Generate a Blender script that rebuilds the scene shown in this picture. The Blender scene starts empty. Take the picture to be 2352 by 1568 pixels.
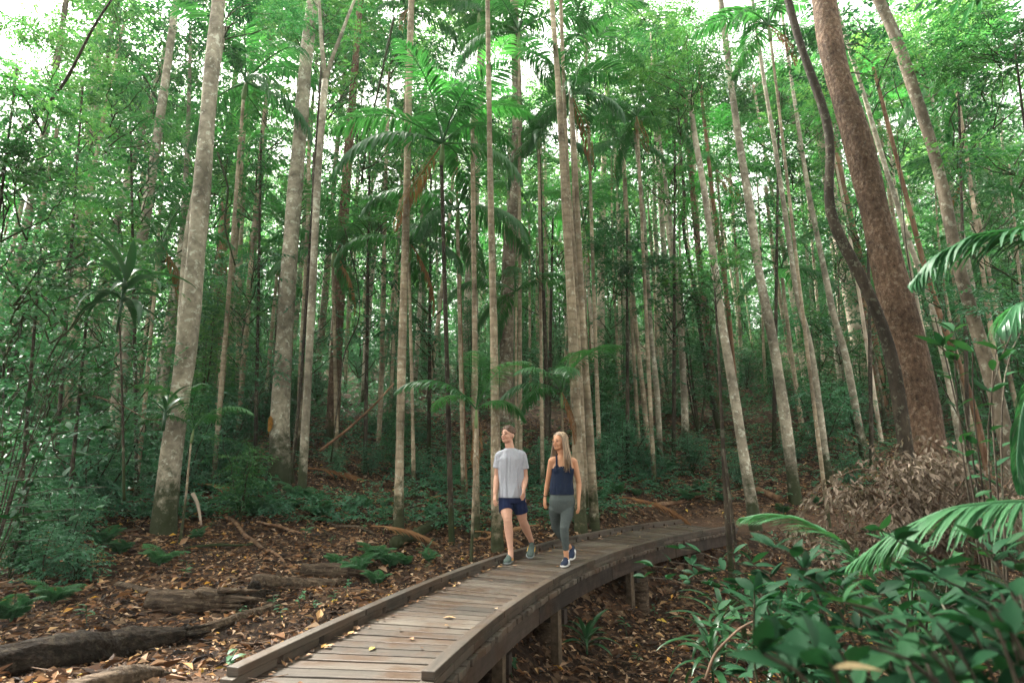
import bpy, math, random
import numpy as np
from mathutils import Vector, Matrix, noise as mnoise
R = math.radians
rng = np.random.default_rng(7); random.seed(7)
S = bpy.context.scene; COL = S.collection
# ------------------------------------------------------------ camera, sky, sun, exposure
H = 1.12; PITCH = R(12.8); FD = 20/36*2352
cam = bpy.data.cameras.new('camera'); cam.lens = 20; cam.sensor_width = 36; cam.clip_start = .05; cam.clip_end = 600
cam.dof.use_dof = True; cam.dof.focus_distance = 7.8; cam.dof.aperture_fstop = 2.2
co = bpy.data.objects.new('camera', cam); COL.objects.link(co)
co.location = (0, 0, H); co.rotation_euler = (R(90)+PITCH, 0, 0); S.camera = co
W = bpy.data.worlds.new('World'); S.world = W; W.use_nodes = True
nt = W.node_tree; nt.nodes.clear()
SUN_EL, SUN_AZ = R(52), R(-48)
sky = nt.nodes.new('ShaderNodeTexSky'); sky.sky_type = 'NISHITA'; sky.sun_disc = False
sky.sun_elevation = SUN_EL; sky.sun_rotation = SUN_AZ; sky.air_density = 1; sky.dust_density = 4; sky.ozone_density = 1
hs = nt.nodes.new('ShaderNodeHueSaturation'); hs.inputs['Saturation'].default_value = .12; hs.inputs['Value'].default_value = 1.0
bg = nt.nodes.new('ShaderNodeBackground'); bg.inputs['Strength'].default_value = .15
wo = nt.nodes.new('ShaderNodeOutputWorld')
nt.links.new(sky.outputs[0], hs.inputs['Color']); wm = nt.nodes.new('ShaderNodeMix'); wm.data_type = 'RGBA'; wm.blend_type = 'MULTIPLY'; wm.inputs[0].default_value = 1; wm.inputs[7].default_value = (1, .965, .88, 1)   # thin warm overcast
nt.links.new(hs.outputs[0], wm.inputs[6]); nt.links.new(wm.outputs[2], bg.inputs['Color']); nt.links.new(bg.outputs[0], wo.inputs['Surface'])
sl = bpy.data.lights.new('sun', 'SUN'); sl.energy = 4.0; sl.angle = R(14); sl.color = (1, .96, .88)
so = bpy.data.objects.new('sun', sl); COL.objects.link(so)
_d = Vector((math.sin(SUN_AZ)*math.cos(SUN_EL), math.cos(SUN_AZ)*math.cos(SUN_EL), math.sin(SUN_EL)))
so.rotation_euler = _d.to_track_quat('Z', 'Y').to_euler(); so.location = (0, 0, 60)
S.view_settings.view_transform = 'Standard'; S.view_settings.look = 'None'; S.view_settings.gamma = 1
S.view_settings.exposure = 2.7
S.render.engine = 'CYCLES'
cy = S.cycles; cy.use_denoising = True; cy.max_bounces = 7; cy.diffuse_bounces = 4; cy.glossy_bounces = 2
cy.transmission_bounces = 3; cy.volume_bounces = 1; cy.use_adaptive_sampling = True; cy.adaptive_threshold = .012
cy.caustics_reflective = False; cy.caustics_refractive = False; cy.sample_clamp_indirect = 6

# ------------------------------------------------------------ geometry helpers
def ray(u, v):
    a = (u-1176)/FD; b = (784-v)/FD
    return np.array([a, math.cos(PITCH)-b*math.sin(PITCH), math.sin(PITCH)+b*math.cos(PITCH)])
def at(u, v, Y):
    d = ray(u, v); t = Y/d[1]; return np.array([d[0]*t, Y, H+d[2]*t])
def on(u, v, z=0):
    d = ray(u, v); t = (z-H)/d[2]; return np.array([d[0]*t, d[1]*t, z])
LP = [(575,1525),(700,1450),(900,1375),(1000,1333),(1150,1275),(1260,1245),(1400,1215),(1480,1203),(1565,1192)]
RP = [(1010,1535),(1100,1452),(1185,1385),(1245,1345),(1335,1300),(1405,1270),(1500,1241),(1600,1221),(1690,1206)]
def _curve(P):
    w = np.array([on(u, v, .1)[:2] for u, v in P])
    c = np.polyfit(w[:, 1], w[:, 0], 3); ys = np.linspace(w[0, 1], w[-1, 1], 400)
    q = np.stack([np.polyval(c, ys), ys], 1); L = np.r_[0, np.cumsum(np.hypot(*np.diff(q, axis=0).T))]
    return q, L, c
QL, LL, CL = _curve(LP); QR, LR, CR = _curve(RP)
def deck_pts(t):
    return (np.array([np.interp(t*LL[-1], LL, QL[:, k]) for k in (0, 1)]), np.array([np.interp(t*LR[-1], LR, QR[:, k]) for k in (0, 1)]))
PY = [-12,2.6,3.3,3.9,5,7,9,11,12.5,15.5,18,22.5,36,54,72,110,160]
PZ = [-.35,.0,.022,-.10,-.3,-.35,-.27,-.05,.36,1.08,1.9,3.3,7.2,12.5,17.5,23,25]
def sg(x): return 1/(1+np.exp(-np.clip(x, -30, 30)))
def ground(x, y):
    x = np.asarray(x, float); y = np.asarray(y, float)
    z = np.interp(y, PY, PZ)
    z = (z+np.interp(y-.6, PY, PZ)+np.interp(y+.6, PY, PZ))/3*np.where(y > 5, 1, 0)+z*np.where(y > 5, 0, 1)
    left = sg((-x-3.2)/.8); z = z+left*(.22*sg((y-6.5)/.8)-.12*sg((5.5-y)/.6))
    yc = np.clip(y, 3.3, 13.2); xc = np.polyval(CR, yc)-.35
    z = z-.62*sg((x-xc)/.22)*sg((y-3.9)/.25)*sg((11.9-y+.18*(x-4))/.5)
    z = z-.35*sg((x-1.2)/.4)*sg((3.9-y)/.4)
    # the walking track past the far end of the bridge
    trk = np.exp(-((y-12.9-.06*(x-5))/1.1)**2)*sg((x-3.3)/.4); z = z*(1-trk)+(-.03)*trk
    far = np.clip((y-14)/30, 0, 1)
    z = z+far*(1.3*np.sin(x*.09+1)+.9*np.sin(x*.21+y*.11))+far*.05*x
    n = .05*np.sin(x*1.7+y*.6)*np.sin(y*1.3-x*.4)+.035*np.sin(x*3.9-y*2.1)*np.sin(y*3.1+x*1.3)
    dk = sg((np.abs(x-(np.polyval(CL, yc)+np.polyval(CR, yc))/2)-1.0)/.2)
    near = np.where(y < 4.2, .25, 1)
    z = z+n*(.3+.7*dk)*near*(1-.8*trk)*(1+far*2)
    # the ground is dug away to just under the boards and slopes up from their edge
    xl = np.polyval(CL, np.clip(y, 3.3, 13.0))-.1; dist = np.clip(xl-x, 0, None)+np.clip(y-13.0, 0, None)*1.2
    cap = -.09+.32*np.clip(dist-.25, 0, None)+np.clip(3.95-y, 0, 1)*2
    return np.where((y > 3.3) & (y < 20), np.minimum(z, cap), z)
def gnd(u, v, tmax=150):
    d = ray(u, v); t = np.arange(1.2, tmax, .03); P = d[None]*t[:, None]; P[:, 2] += H
    h = P[:, 2]-ground(P[:, 0], P[:, 1]); i = np.argmax(h < 0)
    return P[i] if h[i] < 0 else None

def make_mesh(name, V, F4=None, F3=None, rnd=None, smooth=True):
    """V (n,3); F4/F3 index arrays; rnd one float for each vertex."""
    me = bpy.data.meshes.new(name); V = np.asarray(V, np.float32)
    F4 = np.zeros((0, 4), np.int32) if F4 is None or len(F4) == 0 else np.asarray(F4, np.int32)
    F3 = np.zeros((0, 3), np.int32) if F3 is None or len(F3) == 0 else np.asarray(F3, np.int32)
    me.vertices.add(len(V)); me.vertices.foreach_set('co', V.ravel())
    nl = F4.size+F3.size; me.loops.add(nl)
    me.loops.foreach_set('vertex_index', np.concatenate([F4.ravel(), F3.ravel()]))
    me.polygons.add(len(F4)+len(F3))
    st = np.concatenate([np.arange(len(F4))*4, F4.size+np.arange(len(F3))*3]).astype(np.int32)
    me.polygons.foreach_set('loop_start', st)
    me.polygons.foreach_set('use_smooth', np.full(len(st), smooth))
    me.update(calc_edges=True)
    if rnd is not None:
        a = me.attributes.new('rnd', 'FLOAT', 'POINT'); a.data.foreach_set('value', np.asarray(rnd, np.float32))
    return me
class MB:
    def __init__(s): s.V = []; s.q = []; s.t = []; s.r = []; s.n = 0
    def add(s, V, q=None, t=None, r=0.5):
        V = np.asarray(V, float).reshape(-1, 3)
        if q is not None and len(q): s.q.append(np.asarray(q)+s.n)
        if t is not None and len(t): s.t.append(np.asarray(t)+s.n)
        s.V.append(V); s.r.append(np.broadcast_to(np.asarray(r, float), (len(V),))); s.n += len(V)
        return s
    def mesh(s, name, smooth=True):
        return make_mesh(name, np.concatenate(s.V), np.concatenate(s.q) if s.q else None, np.concatenate(s.t) if s.t else None, np.concatenate(s.r), smooth)
    def tube(s, P, rad, n=8, r=.5, cap=True, wob=0, sy=1.0, flute=0, ridge=0):
        P = np.asarray(P, float); m = len(P); rad = np.broadcast_to(np.asarray(rad, float), (m,))
        T = np.gradient(P, axis=0); T /= np.linalg.norm(T, axis=1)[:, None]+1e-9
        a = np.array([0, 0, 1.]) if abs(T[0][2]) < .9 else np.array([1., 0, 0])
        V = []; ang = np.arange(n)/n*2*math.pi
        for i in range(m):
            x = np.cross(T[i], a); x /= np.linalg.norm(x)+1e-9; y = np.cross(T[i], x); a = np.cross(x, T[i]) if False else a
            k = 1+(wob*(rng.random(n)-.5) if wob else 0)
            if ridge: k = k+ridge*(np.sin(ang*6+1.3*np.sin(i*.25))+.7*np.sin(ang*11+i*.15)+.5*np.sin(ang*3+i*.6))
            if flute: k = k+flute*np.cos(ang*5+1)*np.exp(-i*.8)
            V.append(P[i]+(np.cos(ang)*rad[i]*k)[:, None]*x+(np.sin(ang)*rad[i]*k*sy)[:, None]*y)
        V = np.concatenate(V); i = np.arange(m-1)[:, None]*n; j = np.arange(n)[None]
        q = np.stack([i+j, i+(j+1) % n, i+n+(j+1) % n, i+n+j], -1).reshape(-1, 4)
        if cap:
            V = np.concatenate([V, P[:1], P[-1:]]); c0 = m*n; c1 = c0+1; jj = np.arange(n)
            t = np.concatenate([np.stack([jj*0+c0, (jj+1) % n, jj], -1), np.stack([jj*0+c1, (m-1)*n+jj, (m-1)*n+(jj+1) % n], -1)])
            return s.add(V, q, t, r)
        return s.add(V, q, None, r)
    def box(s, c, sx, sy, sz, yaw=0, r=.5, M=None):
        v = np.array([[a, b, d] for a in (-.5, .5) for b in (-.5, .5) for d in (-.5, .5)])*[sx, sy, sz]
        if M is not None: v = v@np.array(M).T
        elif yaw: cc, ss = math.cos(yaw), math.sin(yaw); v = v@np.array([[cc, ss, 0], [-ss, cc, 0], [0, 0, 1]])
        return s.add(v+np.asarray(c), [[0, 1, 3, 2], [4, 6, 7, 5], [0, 4, 5, 1], [2, 3, 7, 6], [0, 2, 6, 4], [1, 5, 7, 3]], None, r)
def unit(a): return a/(np.linalg.norm(a, axis=-1, keepdims=True)+1e-9)
def leaves(mb, P, D, L, Wd, r, up=None, fold=.12, droop=.15, tilt=.5):
    """one folded pointed leaf for each point P along D"""
    n = len(P); D = unit(D); L = np.broadcast_to(L, (n,)); Wd = np.broadcast_to(Wd, (n,)); r = np.broadcast_to(r, (n,))
    U = np.tile([0, 0, 1.], (n, 1)) if up is None else up
    U = U+tilt*rng.normal(size=(n, 3)); Sd = unit(np.cross(D, U)); N = np.cross(Sd, D)
    L_, W_ = L[:, None], Wd[:, None]
    p0 = P; p1 = P+D*L_*.45+Sd*W_*.5+N*W_*fold; p3 = P+D*L_*.45-Sd*W_*.5+N*W_*fold; p2 = P+D*L_-N*L_*droop
    V = np.stack([p0, p1, p2, p3], 1).reshape(-1, 3); i = np.arange(n)[:, None]*4
    mb.add(V, None, np.concatenate([i+[0, 1, 2], i+[0, 2, 3]]), np.repeat(r, 4))
def big_leaves(mb, P, D, L, Wd, r, bend=.5, seg=5, tilt=.3, shape=1.0, fold=.12):
    """curved leaves with a midrib fold, each drooping towards its tip"""
    n = len(P); D = unit(D); L = np.broadcast_to(L, (n,)); Wd = np.broadcast_to(Wd, (n,)); r = np.broadcast_to(r, (n,))
    bend = np.broadcast_to(bend, (n,))
    U = np.tile([0, 0, 1.], (n, 1))+tilt*rng.normal(size=(n, 3)); Sd = unit(np.cross(D, U)); N = np.cross(Sd, D)
    rows = []
    c = P.copy(); el = np.zeros(n)
    for k in range(seg+1):
        t = k/seg; w = Wd*max(.02, math.sin(math.pi*(t*.93+.03)**shape))*.5
        T = D*np.cos(el)[:, None]-N*np.sin(el)[:, None]; Nn = np.cross(Sd, T)
        rows += [c-Sd*w[:, None]+Nn*(w*fold*2)[:, None], c, c+Sd*w[:, None]+Nn*(w*fold*2)[:, None]]
        c = c+T*(L/seg)[:, None]; el = el+bend/seg
    V = np.stack(rows, 1).reshape(-1, 3); m = (seg+1)*3; q = []
    for k in range(seg):
        a = k*3; q += [[a, a+1, a+4, a+3], [a+1, a+2, a+5, a+4]]
    q = (np.arange(n)[:, None, None]*m+np.array(q)[None]).reshape(-1, 4)
    mb.add(V, q, None, np.repeat(r, m))

# ------------------------------------------------------------ objects
def tag(o, label=None, cat=None, group=None, kind=None):
    if label: o['label'] = label
    if cat: o['category'] = cat
    if group: o['group'] = group
    if kind: o['kind'] = kind
    return o
def obj(name, me, mat=None, parent=None, loc=None):
    o = bpy.data.objects.new(name, me); COL.objects.link(o)
    if mat is not None and me is not None and not me.materials: me.materials.append(mat)
    if parent is not None: o.parent = parent
    if loc is not None: o.location = [float(v) for v in loc]
    return o
def empty(name, loc, rz=0, label=None, cat=None, group=None):
    o = bpy.data.objects.new(name, None); COL.objects.link(o); o.empty_display_size = .2
    o.location = [float(v) for v in loc]; o.rotation_euler = (0, 0, rz)
    return tag(o, label, cat, group)
def copy_thing(root, loc, rz=0, sc=1, label=None, group=None, tilt=(0, 0)):
    r = root.copy(); COL.objects.link(r); r.location = [float(v) for v in loc]; r.rotation_euler = (tilt[0], tilt[1], rz)
    r.scale = (sc, sc, sc) if np.isscalar(sc) else sc
    if label: r['label'] = label
    if group: r['group'] = group
    for ch in root.children:
        c = ch.copy(); COL.objects.link(c); c.parent = r
        for g in ch.children: d = g.copy(); COL.objects.link(d); d.parent = c
    return r

# ------------------------------------------------------------ materials
def new_mat(name):
    m = bpy.data.materials.new(name); m.use_nodes = True; t = m.node_tree
    return m, t, t.nodes['Principled BSDF'], t.nodes['Material Output']
def N(t, kind, **kw):
    n = t.nodes.new(kind)
    for k, v in kw.items():
        if k in n.inputs.keys(): n.inputs[k].default_value = v
        else: setattr(n, k, v)
    return n
def ramp(t, stops, src=None):
    n = t.nodes.new('ShaderNodeValToRGB'); e = n.color_ramp.elements
    while len(e) < len(stops): e.new(.5)
    for i, (p, c) in enumerate(stops): e[i].position = p; e[i].color = (*c, 1) if len(c) == 3 else c
    if src is not None: t.links.new(src, n.inputs[0])
    return n
def mixc(t, a, b, f, mode='MIX'):
    n = t.nodes.new('ShaderNodeMix'); n.data_type = 'RGBA'; n.blend_type = mode
    for s, i in ((f, 0), (a, 6), (b, 7)):
        if isinstance(s, (int, float)): n.inputs[i].default_value = s
        elif isinstance(s, tuple): n.inputs[i].default_value = (*s, 1)
        else: t.links.new(s, n.inputs[i])
    return n.outputs[2]
def math_(t, op, a, b=0.):
    n = t.nodes.new('ShaderNodeMath'); n.operation = op
    for s, i in ((a, 0), (b, 1)):
        if isinstance(s, (int, float)): n.inputs[i].default_value = s
        else: t.links.new(s, n.inputs[i])
    return n.outputs[0]
def leaf_mat(name, c0, c1, c2, rough=.42, trans=.35, objvar=.45, spec=.5):
    m, t, b, out = new_mat(name)
    a = N(t, 'ShaderNodeAttribute', attribute_name='rnd'); oi = N(t, 'ShaderNodeObjectInfo')
    v = math_(t, 'ADD', math_(t, 'MULTIPLY', a.outputs['Fac'], 1-objvar), math_(t, 'MULTIPLY', oi.outputs['Random'], objvar))
    cr = ramp(t, [(0, c0), (.5, c1), (1, c2)], v)
    t.links.new(cr.outputs[0], b.inputs['Base Color']); b.inputs['Roughness'].default_value = rough
    b.inputs['Specular IOR Level'].default_value = spec
    tr = t.nodes.new('ShaderNodeBsdfTranslucent'); mx = t.nodes.new('ShaderNodeMixShader'); mx.inputs[0].default_value = trans
    t.links.new(mixc(t, cr.outputs[0], (1.25, 1.5, .85), 1.0, 'MULTIPLY'), tr.inputs['Color'])
    t.links.new(b.outputs[0], mx.inputs[1]); t.links.new(tr.outputs[0], mx.inputs[2]); t.links.new(mx.outputs[0], out.inputs['Surface'])
    return m
def bark_mat(name, dark, mid, light, patch=(.45, .5, .42), patch_amt=.5, scale=3, zs=.35, xs=1., bump=.5, rings=0, moss=1.2, rough=.85, plate=0):
    m, t, b, out = new_mat(name)
    tc = N(t, 'ShaderNodeTexCoord'); oi = N(t, 'ShaderNodeObjectInfo')
    off = N(t, 'ShaderNodeVectorMath', operation='SCALE'); off.inputs[3].default_value = 37.
    cx = N(t, 'ShaderNodeCombineXYZ'); t.links.new(oi.outputs['Random'], cx.inputs[0]); t.links.new(oi.outputs['Random'], cx.inputs[2])
    t.links.new(cx.outputs[0], off.inputs[0])
    ad = N(t, 'ShaderNodeVectorMath', operation='ADD'); t.links.new(tc.outputs['Object'], ad.inputs[0]); t.links.new(off.outputs[0], ad.inputs[1])
    mp = N(t, 'ShaderNodeMapping'); mp.inputs['Scale'].default_value = (xs, 1, zs); t.links.new(ad.outputs[0], mp.inputs[0])
    n1 = N(t, 'ShaderNodeTexNoise', Scale=scale*3.5, Detail=6., Roughness=.65); t.links.new(mp.outputs[0], n1.inputs['Vector'])
    cr = ramp(t, [(.28, dark), (.5, mid), (.72, light)], n1.outputs['Fac'])
    n2 = N(t, 'ShaderNodeTexNoise', Scale=scale*2.6, Detail=4., Roughness=.7); t.links.new(ad.outputs[0], n2.inputs['Vector'])
    pr = ramp(t, [(.56, (0, 0, 0)), (.62, (1, 1, 1))], n2.outputs['Fac'])
    col = mixc(t, cr.outputs[0], patch, math_(t, 'MULTIPLY', pr.outputs[0], patch_amt))
    n3 = N(t, 'ShaderNodeTexNoise', Scale=1.1, Detail=3.); t.links.new(ad.outputs[0], n3.inputs['Vector'])
    br = ramp(t, [(.35, (.5, .48, .44)), (.65, (1.2, 1.16, 1.08))], n3.outputs['Fac'])
    col = mixc(t, col, br.outputs[0], 1., 'MULTIPLY')
    sp = N(t, 'ShaderNodeSeparateXYZ'); t.links.new(tc.outputs['Object'], sp.inputs[0])
    if moss > 0:
        n4 = N(t, 'ShaderNodeTexNoise', Scale=5., Detail=5., Roughness=.7); t.links.new(ad.outputs[0], n4.inputs['Vector'])
        h = math_(t, 'SUBTRACT', 1., math_(t, 'DIVIDE', sp.outputs[2], moss))
        mr = ramp(t, [(.42, (0, 0, 0)), (.6, (1, 1, 1))], math_(t, 'ADD', math_(t, 'MULTIPLY', n4.outputs['Fac'], .75), math_(t, 'MULTIPLY', h, .34)))
        mm = math_(t, 'MULTIPLY', mr.outputs[0], .92)
        col = mixc(t, col, (.022, .034, .011), mm)
    t.links.new(col, b.inputs['Base Color']); b.inputs['Roughness'].default_value = rough; b.inputs['Specular IOR Level'].default_value = .2
    hsrc = n1.outputs['Fac']
    if plate:
        vo = N(t, 'ShaderNodeTexVoronoi', Scale=plate, feature='DISTANCE_TO_EDGE'); mp2 = N(t, 'ShaderNodeMapping'); mp2.inputs['Scale'].default_value = (1, 1, .55)
        nd = N(t, 'ShaderNodeTexNoise', Scale=4., Detail=3.); t.links.new(ad.outputs[0], nd.inputs['Vector'])
        av = N(t, 'ShaderNodeVectorMath', operation='ADD'); sc_ = N(t, 'ShaderNodeVectorMath', operation='SCALE'); sc_.inputs[3].default_value = .35
        t.links.new(nd.outputs['Color'], sc_.inputs[0]); t.links.new(ad.outputs[0], av.inputs[0]); t.links.new(sc_.outputs[0], av.inputs[1])
        t.links.new(av.outputs[0], mp2.inputs[0]); t.links.new(mp2.outputs[0], vo.inputs['Vector'])
        hsrc = math_(t, 'ADD', n1.outputs['Fac'], math_(t, 'MINIMUM', math_(t, 'MULTIPLY', vo.outputs['Distance'], 6.), .6))
    if rings:
        wv = N(t, 'ShaderNodeTexWave', wave_type='BANDS', bands_direction='Z', Scale=rings, Distortion=3.5, Detail=3.)
        wv.inputs['Detail Scale'].default_value = 1.2
        t.links.new(ad.outputs[0], wv.inputs['Vector'])
        rr = ramp(t, [(0, (.55, .55, .52)), (.25, (1, 1, 1))], wv.outputs['Fac'])
        t.links.new(mixc(t, col, rr.outputs[0], .5, 'MULTIPLY'), b.inputs['Base Color'])
        hsrc = math_(t, 'ADD', hsrc, math_(t, 'MULTIPLY', wv.outputs['Fac'], .3))
    bp = N(t, 'ShaderNodeBump', Strength=bump, Distance=.03); t.links.new(hsrc, bp.inputs['Height']); t.links.new(bp.outputs[0], b.inputs['Normal'])
    return m
def plain(name, c, rough=.6, nscale=0, var=.2, bump=0, spec=.3, sheen=0):
    m, t, b, out = new_mat(name); b.inputs['Base Color'].default_value = (*c, 1); b.inputs['Roughness'].default_value = rough
    b.inputs['Specular IOR Level'].default_value = spec
    if nscale:
        tc = N(t, 'ShaderNodeTexCoord'); n = N(t, 'ShaderNodeTexNoise', Scale=nscale, Detail=5.); t.links.new(tc.outputs['Object'], n.inputs['Vector'])
        r_ = ramp(t, [(.3, tuple(v*(1-var) for v in c)), (.7, tuple(min(1, v*(1+var)) for v in c))], n.outputs['Fac']); t.links.new(r_.outputs[0], b.inputs['Base Color'])
        if bump: bp = N(t, 'ShaderNodeBump', Strength=bump, Distance=.02); t.links.new(n.outputs['Fac'], bp.inputs['Height']); t.links.new(bp.outputs[0], b.inputs['Normal'])
    return m
M = {}
M['leaf_mid'] = leaf_mat('leaf_mid', (.012, .06, .032), (.034, .13, .048), (.11, .24, .065), trans=.34, spec=.4)
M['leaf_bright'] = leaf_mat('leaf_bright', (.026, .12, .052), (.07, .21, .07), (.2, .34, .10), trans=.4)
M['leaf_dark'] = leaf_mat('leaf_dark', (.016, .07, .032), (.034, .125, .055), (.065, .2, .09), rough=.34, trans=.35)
M['leaf_blue'] = leaf_mat('leaf_blue', (.022, .09, .052), (.045, .155, .088), (.10, .25, .15), rough=.36, trans=.35)
M['leaf_fore'] = leaf_mat('leaf_fore', (.006, .028, .012), (.012, .052, .022), (.032, .10, .036), rough=.62, trans=.2, spec=.1)  # leaf green darkened so the colour carries the foreground shade
M['frond_near'] = leaf_mat('frond_near', (.014, .06, .024), (.028, .105, .042), (.055, .16, .065), rough=.5, trans=.25, spec=.2)
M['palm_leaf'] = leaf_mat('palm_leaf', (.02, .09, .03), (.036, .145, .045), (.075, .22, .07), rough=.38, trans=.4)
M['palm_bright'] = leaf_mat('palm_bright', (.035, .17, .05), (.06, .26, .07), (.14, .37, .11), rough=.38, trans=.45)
M['fern_leaf'] = leaf_mat('fern_leaf', (.02, .08, .035), (.042, .14, .06), (.085, .23, .095), rough=.5, trans=.3)
M['strap_leaf'] = leaf_mat('strap_leaf', (.012, .05, .022), (.022, .085, .032), (.04, .13, .045), rough=.28, trans=.15)
M['dead_frond'] = leaf_mat('dead_frond', (.10, .045, .02), (.22, .11, .05), (.36, .22, .12), rough=.8, trans=.15, spec=.15)
M['dead_leaf'] = leaf_mat('dead_leaf', (.028, .02, .015), (.085, .064, .047), (.25, .2, .155), rough=.8, trans=.1, spec=.15)
M['litter'] = None
def litter_leaf():
    m, t, b, out = new_mat('litter_leaf'); a = N(t, 'ShaderNodeAttribute', attribute_name='rnd')
    cr = ramp(t, [(0, (.012, .008, .006)), (.25, (.045, .024, .014)), (.45, (.12, .058, .028)), (.62, (.25, .12, .048)), (.76, (.33, .20, .115)), (.88, (.5, .36, .24)), (.955, (.55, .28, .03)), (1, (.6, .45, .08))], a.outputs['Fac'])
    t.links.new(cr.outputs[0], b.inputs['Base Color']); b.inputs['Roughness'].default_value = .6; b.inputs['Specular IOR Level'].default_value = .3
    return m
M['litter'] = litter_leaf()
def ground_mat():
    m, t, b, out = new_mat('forest_floor'); tc = N(t, 'ShaderNodeTexCoord')
    vo = N(t, 'ShaderNodeTexVoronoi', Scale=13.); nz = N(t, 'ShaderNodeTexNoise', Scale=9., Detail=4.)
    t.links.new(tc.outputs['Object'], nz.inputs['Vector'])
    av = N(t, 'ShaderNodeVectorMath', operation='ADD'); t.links.new(tc.outputs['Object'], av.inputs[0])
    sc_ = N(t, 'ShaderNodeVectorMath', operation='SCALE'); sc_.inputs[3].default_value = .12; t.links.new(nz.outputs['Color'], sc_.inputs[0]); t.links.new(sc_.outputs[0], av.inputs[1])
    t.links.new(av.outputs[0], vo.inputs['Vector'])
    sp = N(t, 'ShaderNodeSeparateColor'); t.links.new(vo.outputs['Color'], sp.inputs[0])
    lf = ramp(t, [(0, (.012, .009, .007)), (.45, (.045, .026, .017)), (.8, (.12, .066, .036)), (1, (.27, .18, .11))], sp.outputs[0])
    n2 = N(t, 'ShaderNodeTexNoise', Scale=.6, Detail=6., Roughness=.7); t.links.new(tc.outputs['Object'], n2.inputs['Vector'])
    ea = ramp(t, [(.4, (0, 0, 0)), (.6, (1, 1, 1))], n2.outputs['Fac'])
    col = mixc(t, lf.outputs[0], (.028, .017, .011), math_(t, 'MULTIPLY', ea.outputs[0], .6))
    # bare trodden soil: the track and the start of the boards
    at_ = N(t, 'ShaderNodeAttribute', attribute_name='rnd')
    n5 = N(t, 'ShaderNodeTexNoise', Scale=30., Detail=6., Roughness=.75); t.links.new(tc.outputs['Object'], n5.inputs['Vector'])
    soil = ramp(t, [(.3, (.05, .028, .018)), (.55, (.13, .08, .052)), (.75, (.2, .135, .09))], n5.outputs['Fac'])
    col = mixc(t, col, soil.outputs[0], at_.outputs['Fac'])
    t.links.new(col, b.inputs['Base Color']); b.inputs['Roughness'].default_value = .9; b.inputs['Specular IOR Level'].default_value = .15
    bp = N(t, 'ShaderNodeBump', Strength=.8, Distance=.04); t.links.new(math_(t, 'ADD', vo.outputs['Distance'], n5.outputs['Fac']), bp.inputs['Height']); t.links.new(bp.outputs[0], b.inputs['Normal'])
    return m
M['ground'] = ground_mat()
def wood_mat(name, c0, c1, c2, stain=.5, ax=(1.2, 22, 22)):
    """weathered timber; the grain runs along the object's stored 'grain' coordinates"""
    m, t, b, out = new_mat(name); uv = N(t, 'ShaderNodeUVMap', uv_map='grain'); a = N(t, 'ShaderNodeAttribute', attribute_name='rnd'); tc = N(t, 'ShaderNodeTexCoord')
    mp = N(t, 'ShaderNodeMapping'); mp.inputs['Scale'].default_value = (1.6, 38, 1); t.links.new(uv.outputs[0], mp.inputs[0])
    n = N(t, 'ShaderNodeTexNoise', Scale=1., Detail=7., Roughness=.7); t.links.new(mp.outputs[0], n.inputs['Vector'])
    v = math_(t, 'ADD', math_(t, 'MULTIPLY', n.outputs['Fac'], .75), math_(t, 'MULTIPLY', a.outputs['Fac'], .3))
    cr = ramp(t, [(.35, c0), (.55, c1), (.8, c2)], v)
    n2 = N(t, 'ShaderNodeTexNoise', Scale=2.3, Detail=6., Roughness=.65); t.links.new(tc.outputs['Object'], n2.inputs['Vector'])
    st = ramp(t, [(.44, (0, 0, 0)), (.6, (1, 1, 1))], n2.outputs['Fac'])
    col = mixc(t, cr.outputs[0], (.075, .04, .022), math_(t, 'MULTIPLY', st.outputs[0], stain))
    t.links.new(col, b.inputs['Base Color']); b.inputs['Roughness'].default_value = .62; b.inputs['Specular IOR Level'].default_value = .35
    rr = ramp(t, [(.4, (.75, .75, .75)), (.62, (.42, .42, .42))], n2.outputs['Fac']); t.links.new(rr.outputs[0], b.inputs['Roughness'])
    bp = N(t, 'ShaderNodeBump', Strength=.35, Distance=.006); t.links.new(n.outputs['Fac'], bp.inputs['Height']); t.links.new(bp.outputs[0], b.inputs['Normal'])
    return m
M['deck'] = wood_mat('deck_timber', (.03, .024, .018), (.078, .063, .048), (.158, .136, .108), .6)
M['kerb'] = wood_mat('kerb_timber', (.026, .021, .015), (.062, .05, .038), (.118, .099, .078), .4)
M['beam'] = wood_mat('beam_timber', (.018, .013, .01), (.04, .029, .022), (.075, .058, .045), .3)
M['bark_pale'] = bark_mat('bark_pale', (.14, .128, .10), (.31, .285, .23), (.48, .445, .37), (.6, .62, .54), .8, 3, .6, .5, moss=1.4)
M['bark_grey'] = bark_mat('bark_grey', (.07, .06, .045), (.17, .145, .11), (.29, .25, .2), (.42, .44, .37), .7, 3.5, .5, .8, moss=1.6)
M['bark_palm'] = bark_mat('bark_palm', (.14, .115, .082), (.31, .26, .19), (.46, .39, .3), (.55, .55, .46), .6, 4, .18, .4, rings=1.8, moss=1.0)
M['bark_brown'] = bark_mat('bark_brown', (.045, .029, .02), (.14, .09, .062), (.27, .19, .135), (.34, .28, .22), .5, 5, .55, bump=2., moss=.8)
M['bark_red'] = bark_mat('bark_red', (.08, .042, .026), (.19, .11, .068), (.32, .215, .145), (.36, .3, .23), .3, 3, .12, .7, moss=0)
M['bark_dark'] = bark_mat('bark_dark', (.018, .015, .011), (.045, .037, .028), (.085, .07, .052), (.2, .22, .17), .5, 4, .3, .8, moss=1.)
M['bark_gum'] = bark_mat('bark_gum', (.3, .25, .2), (.5, .43, .36), (.62, .56, .49), (.26, .16, .1), .6, 1.4, .15, .25, moss=0)
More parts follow.
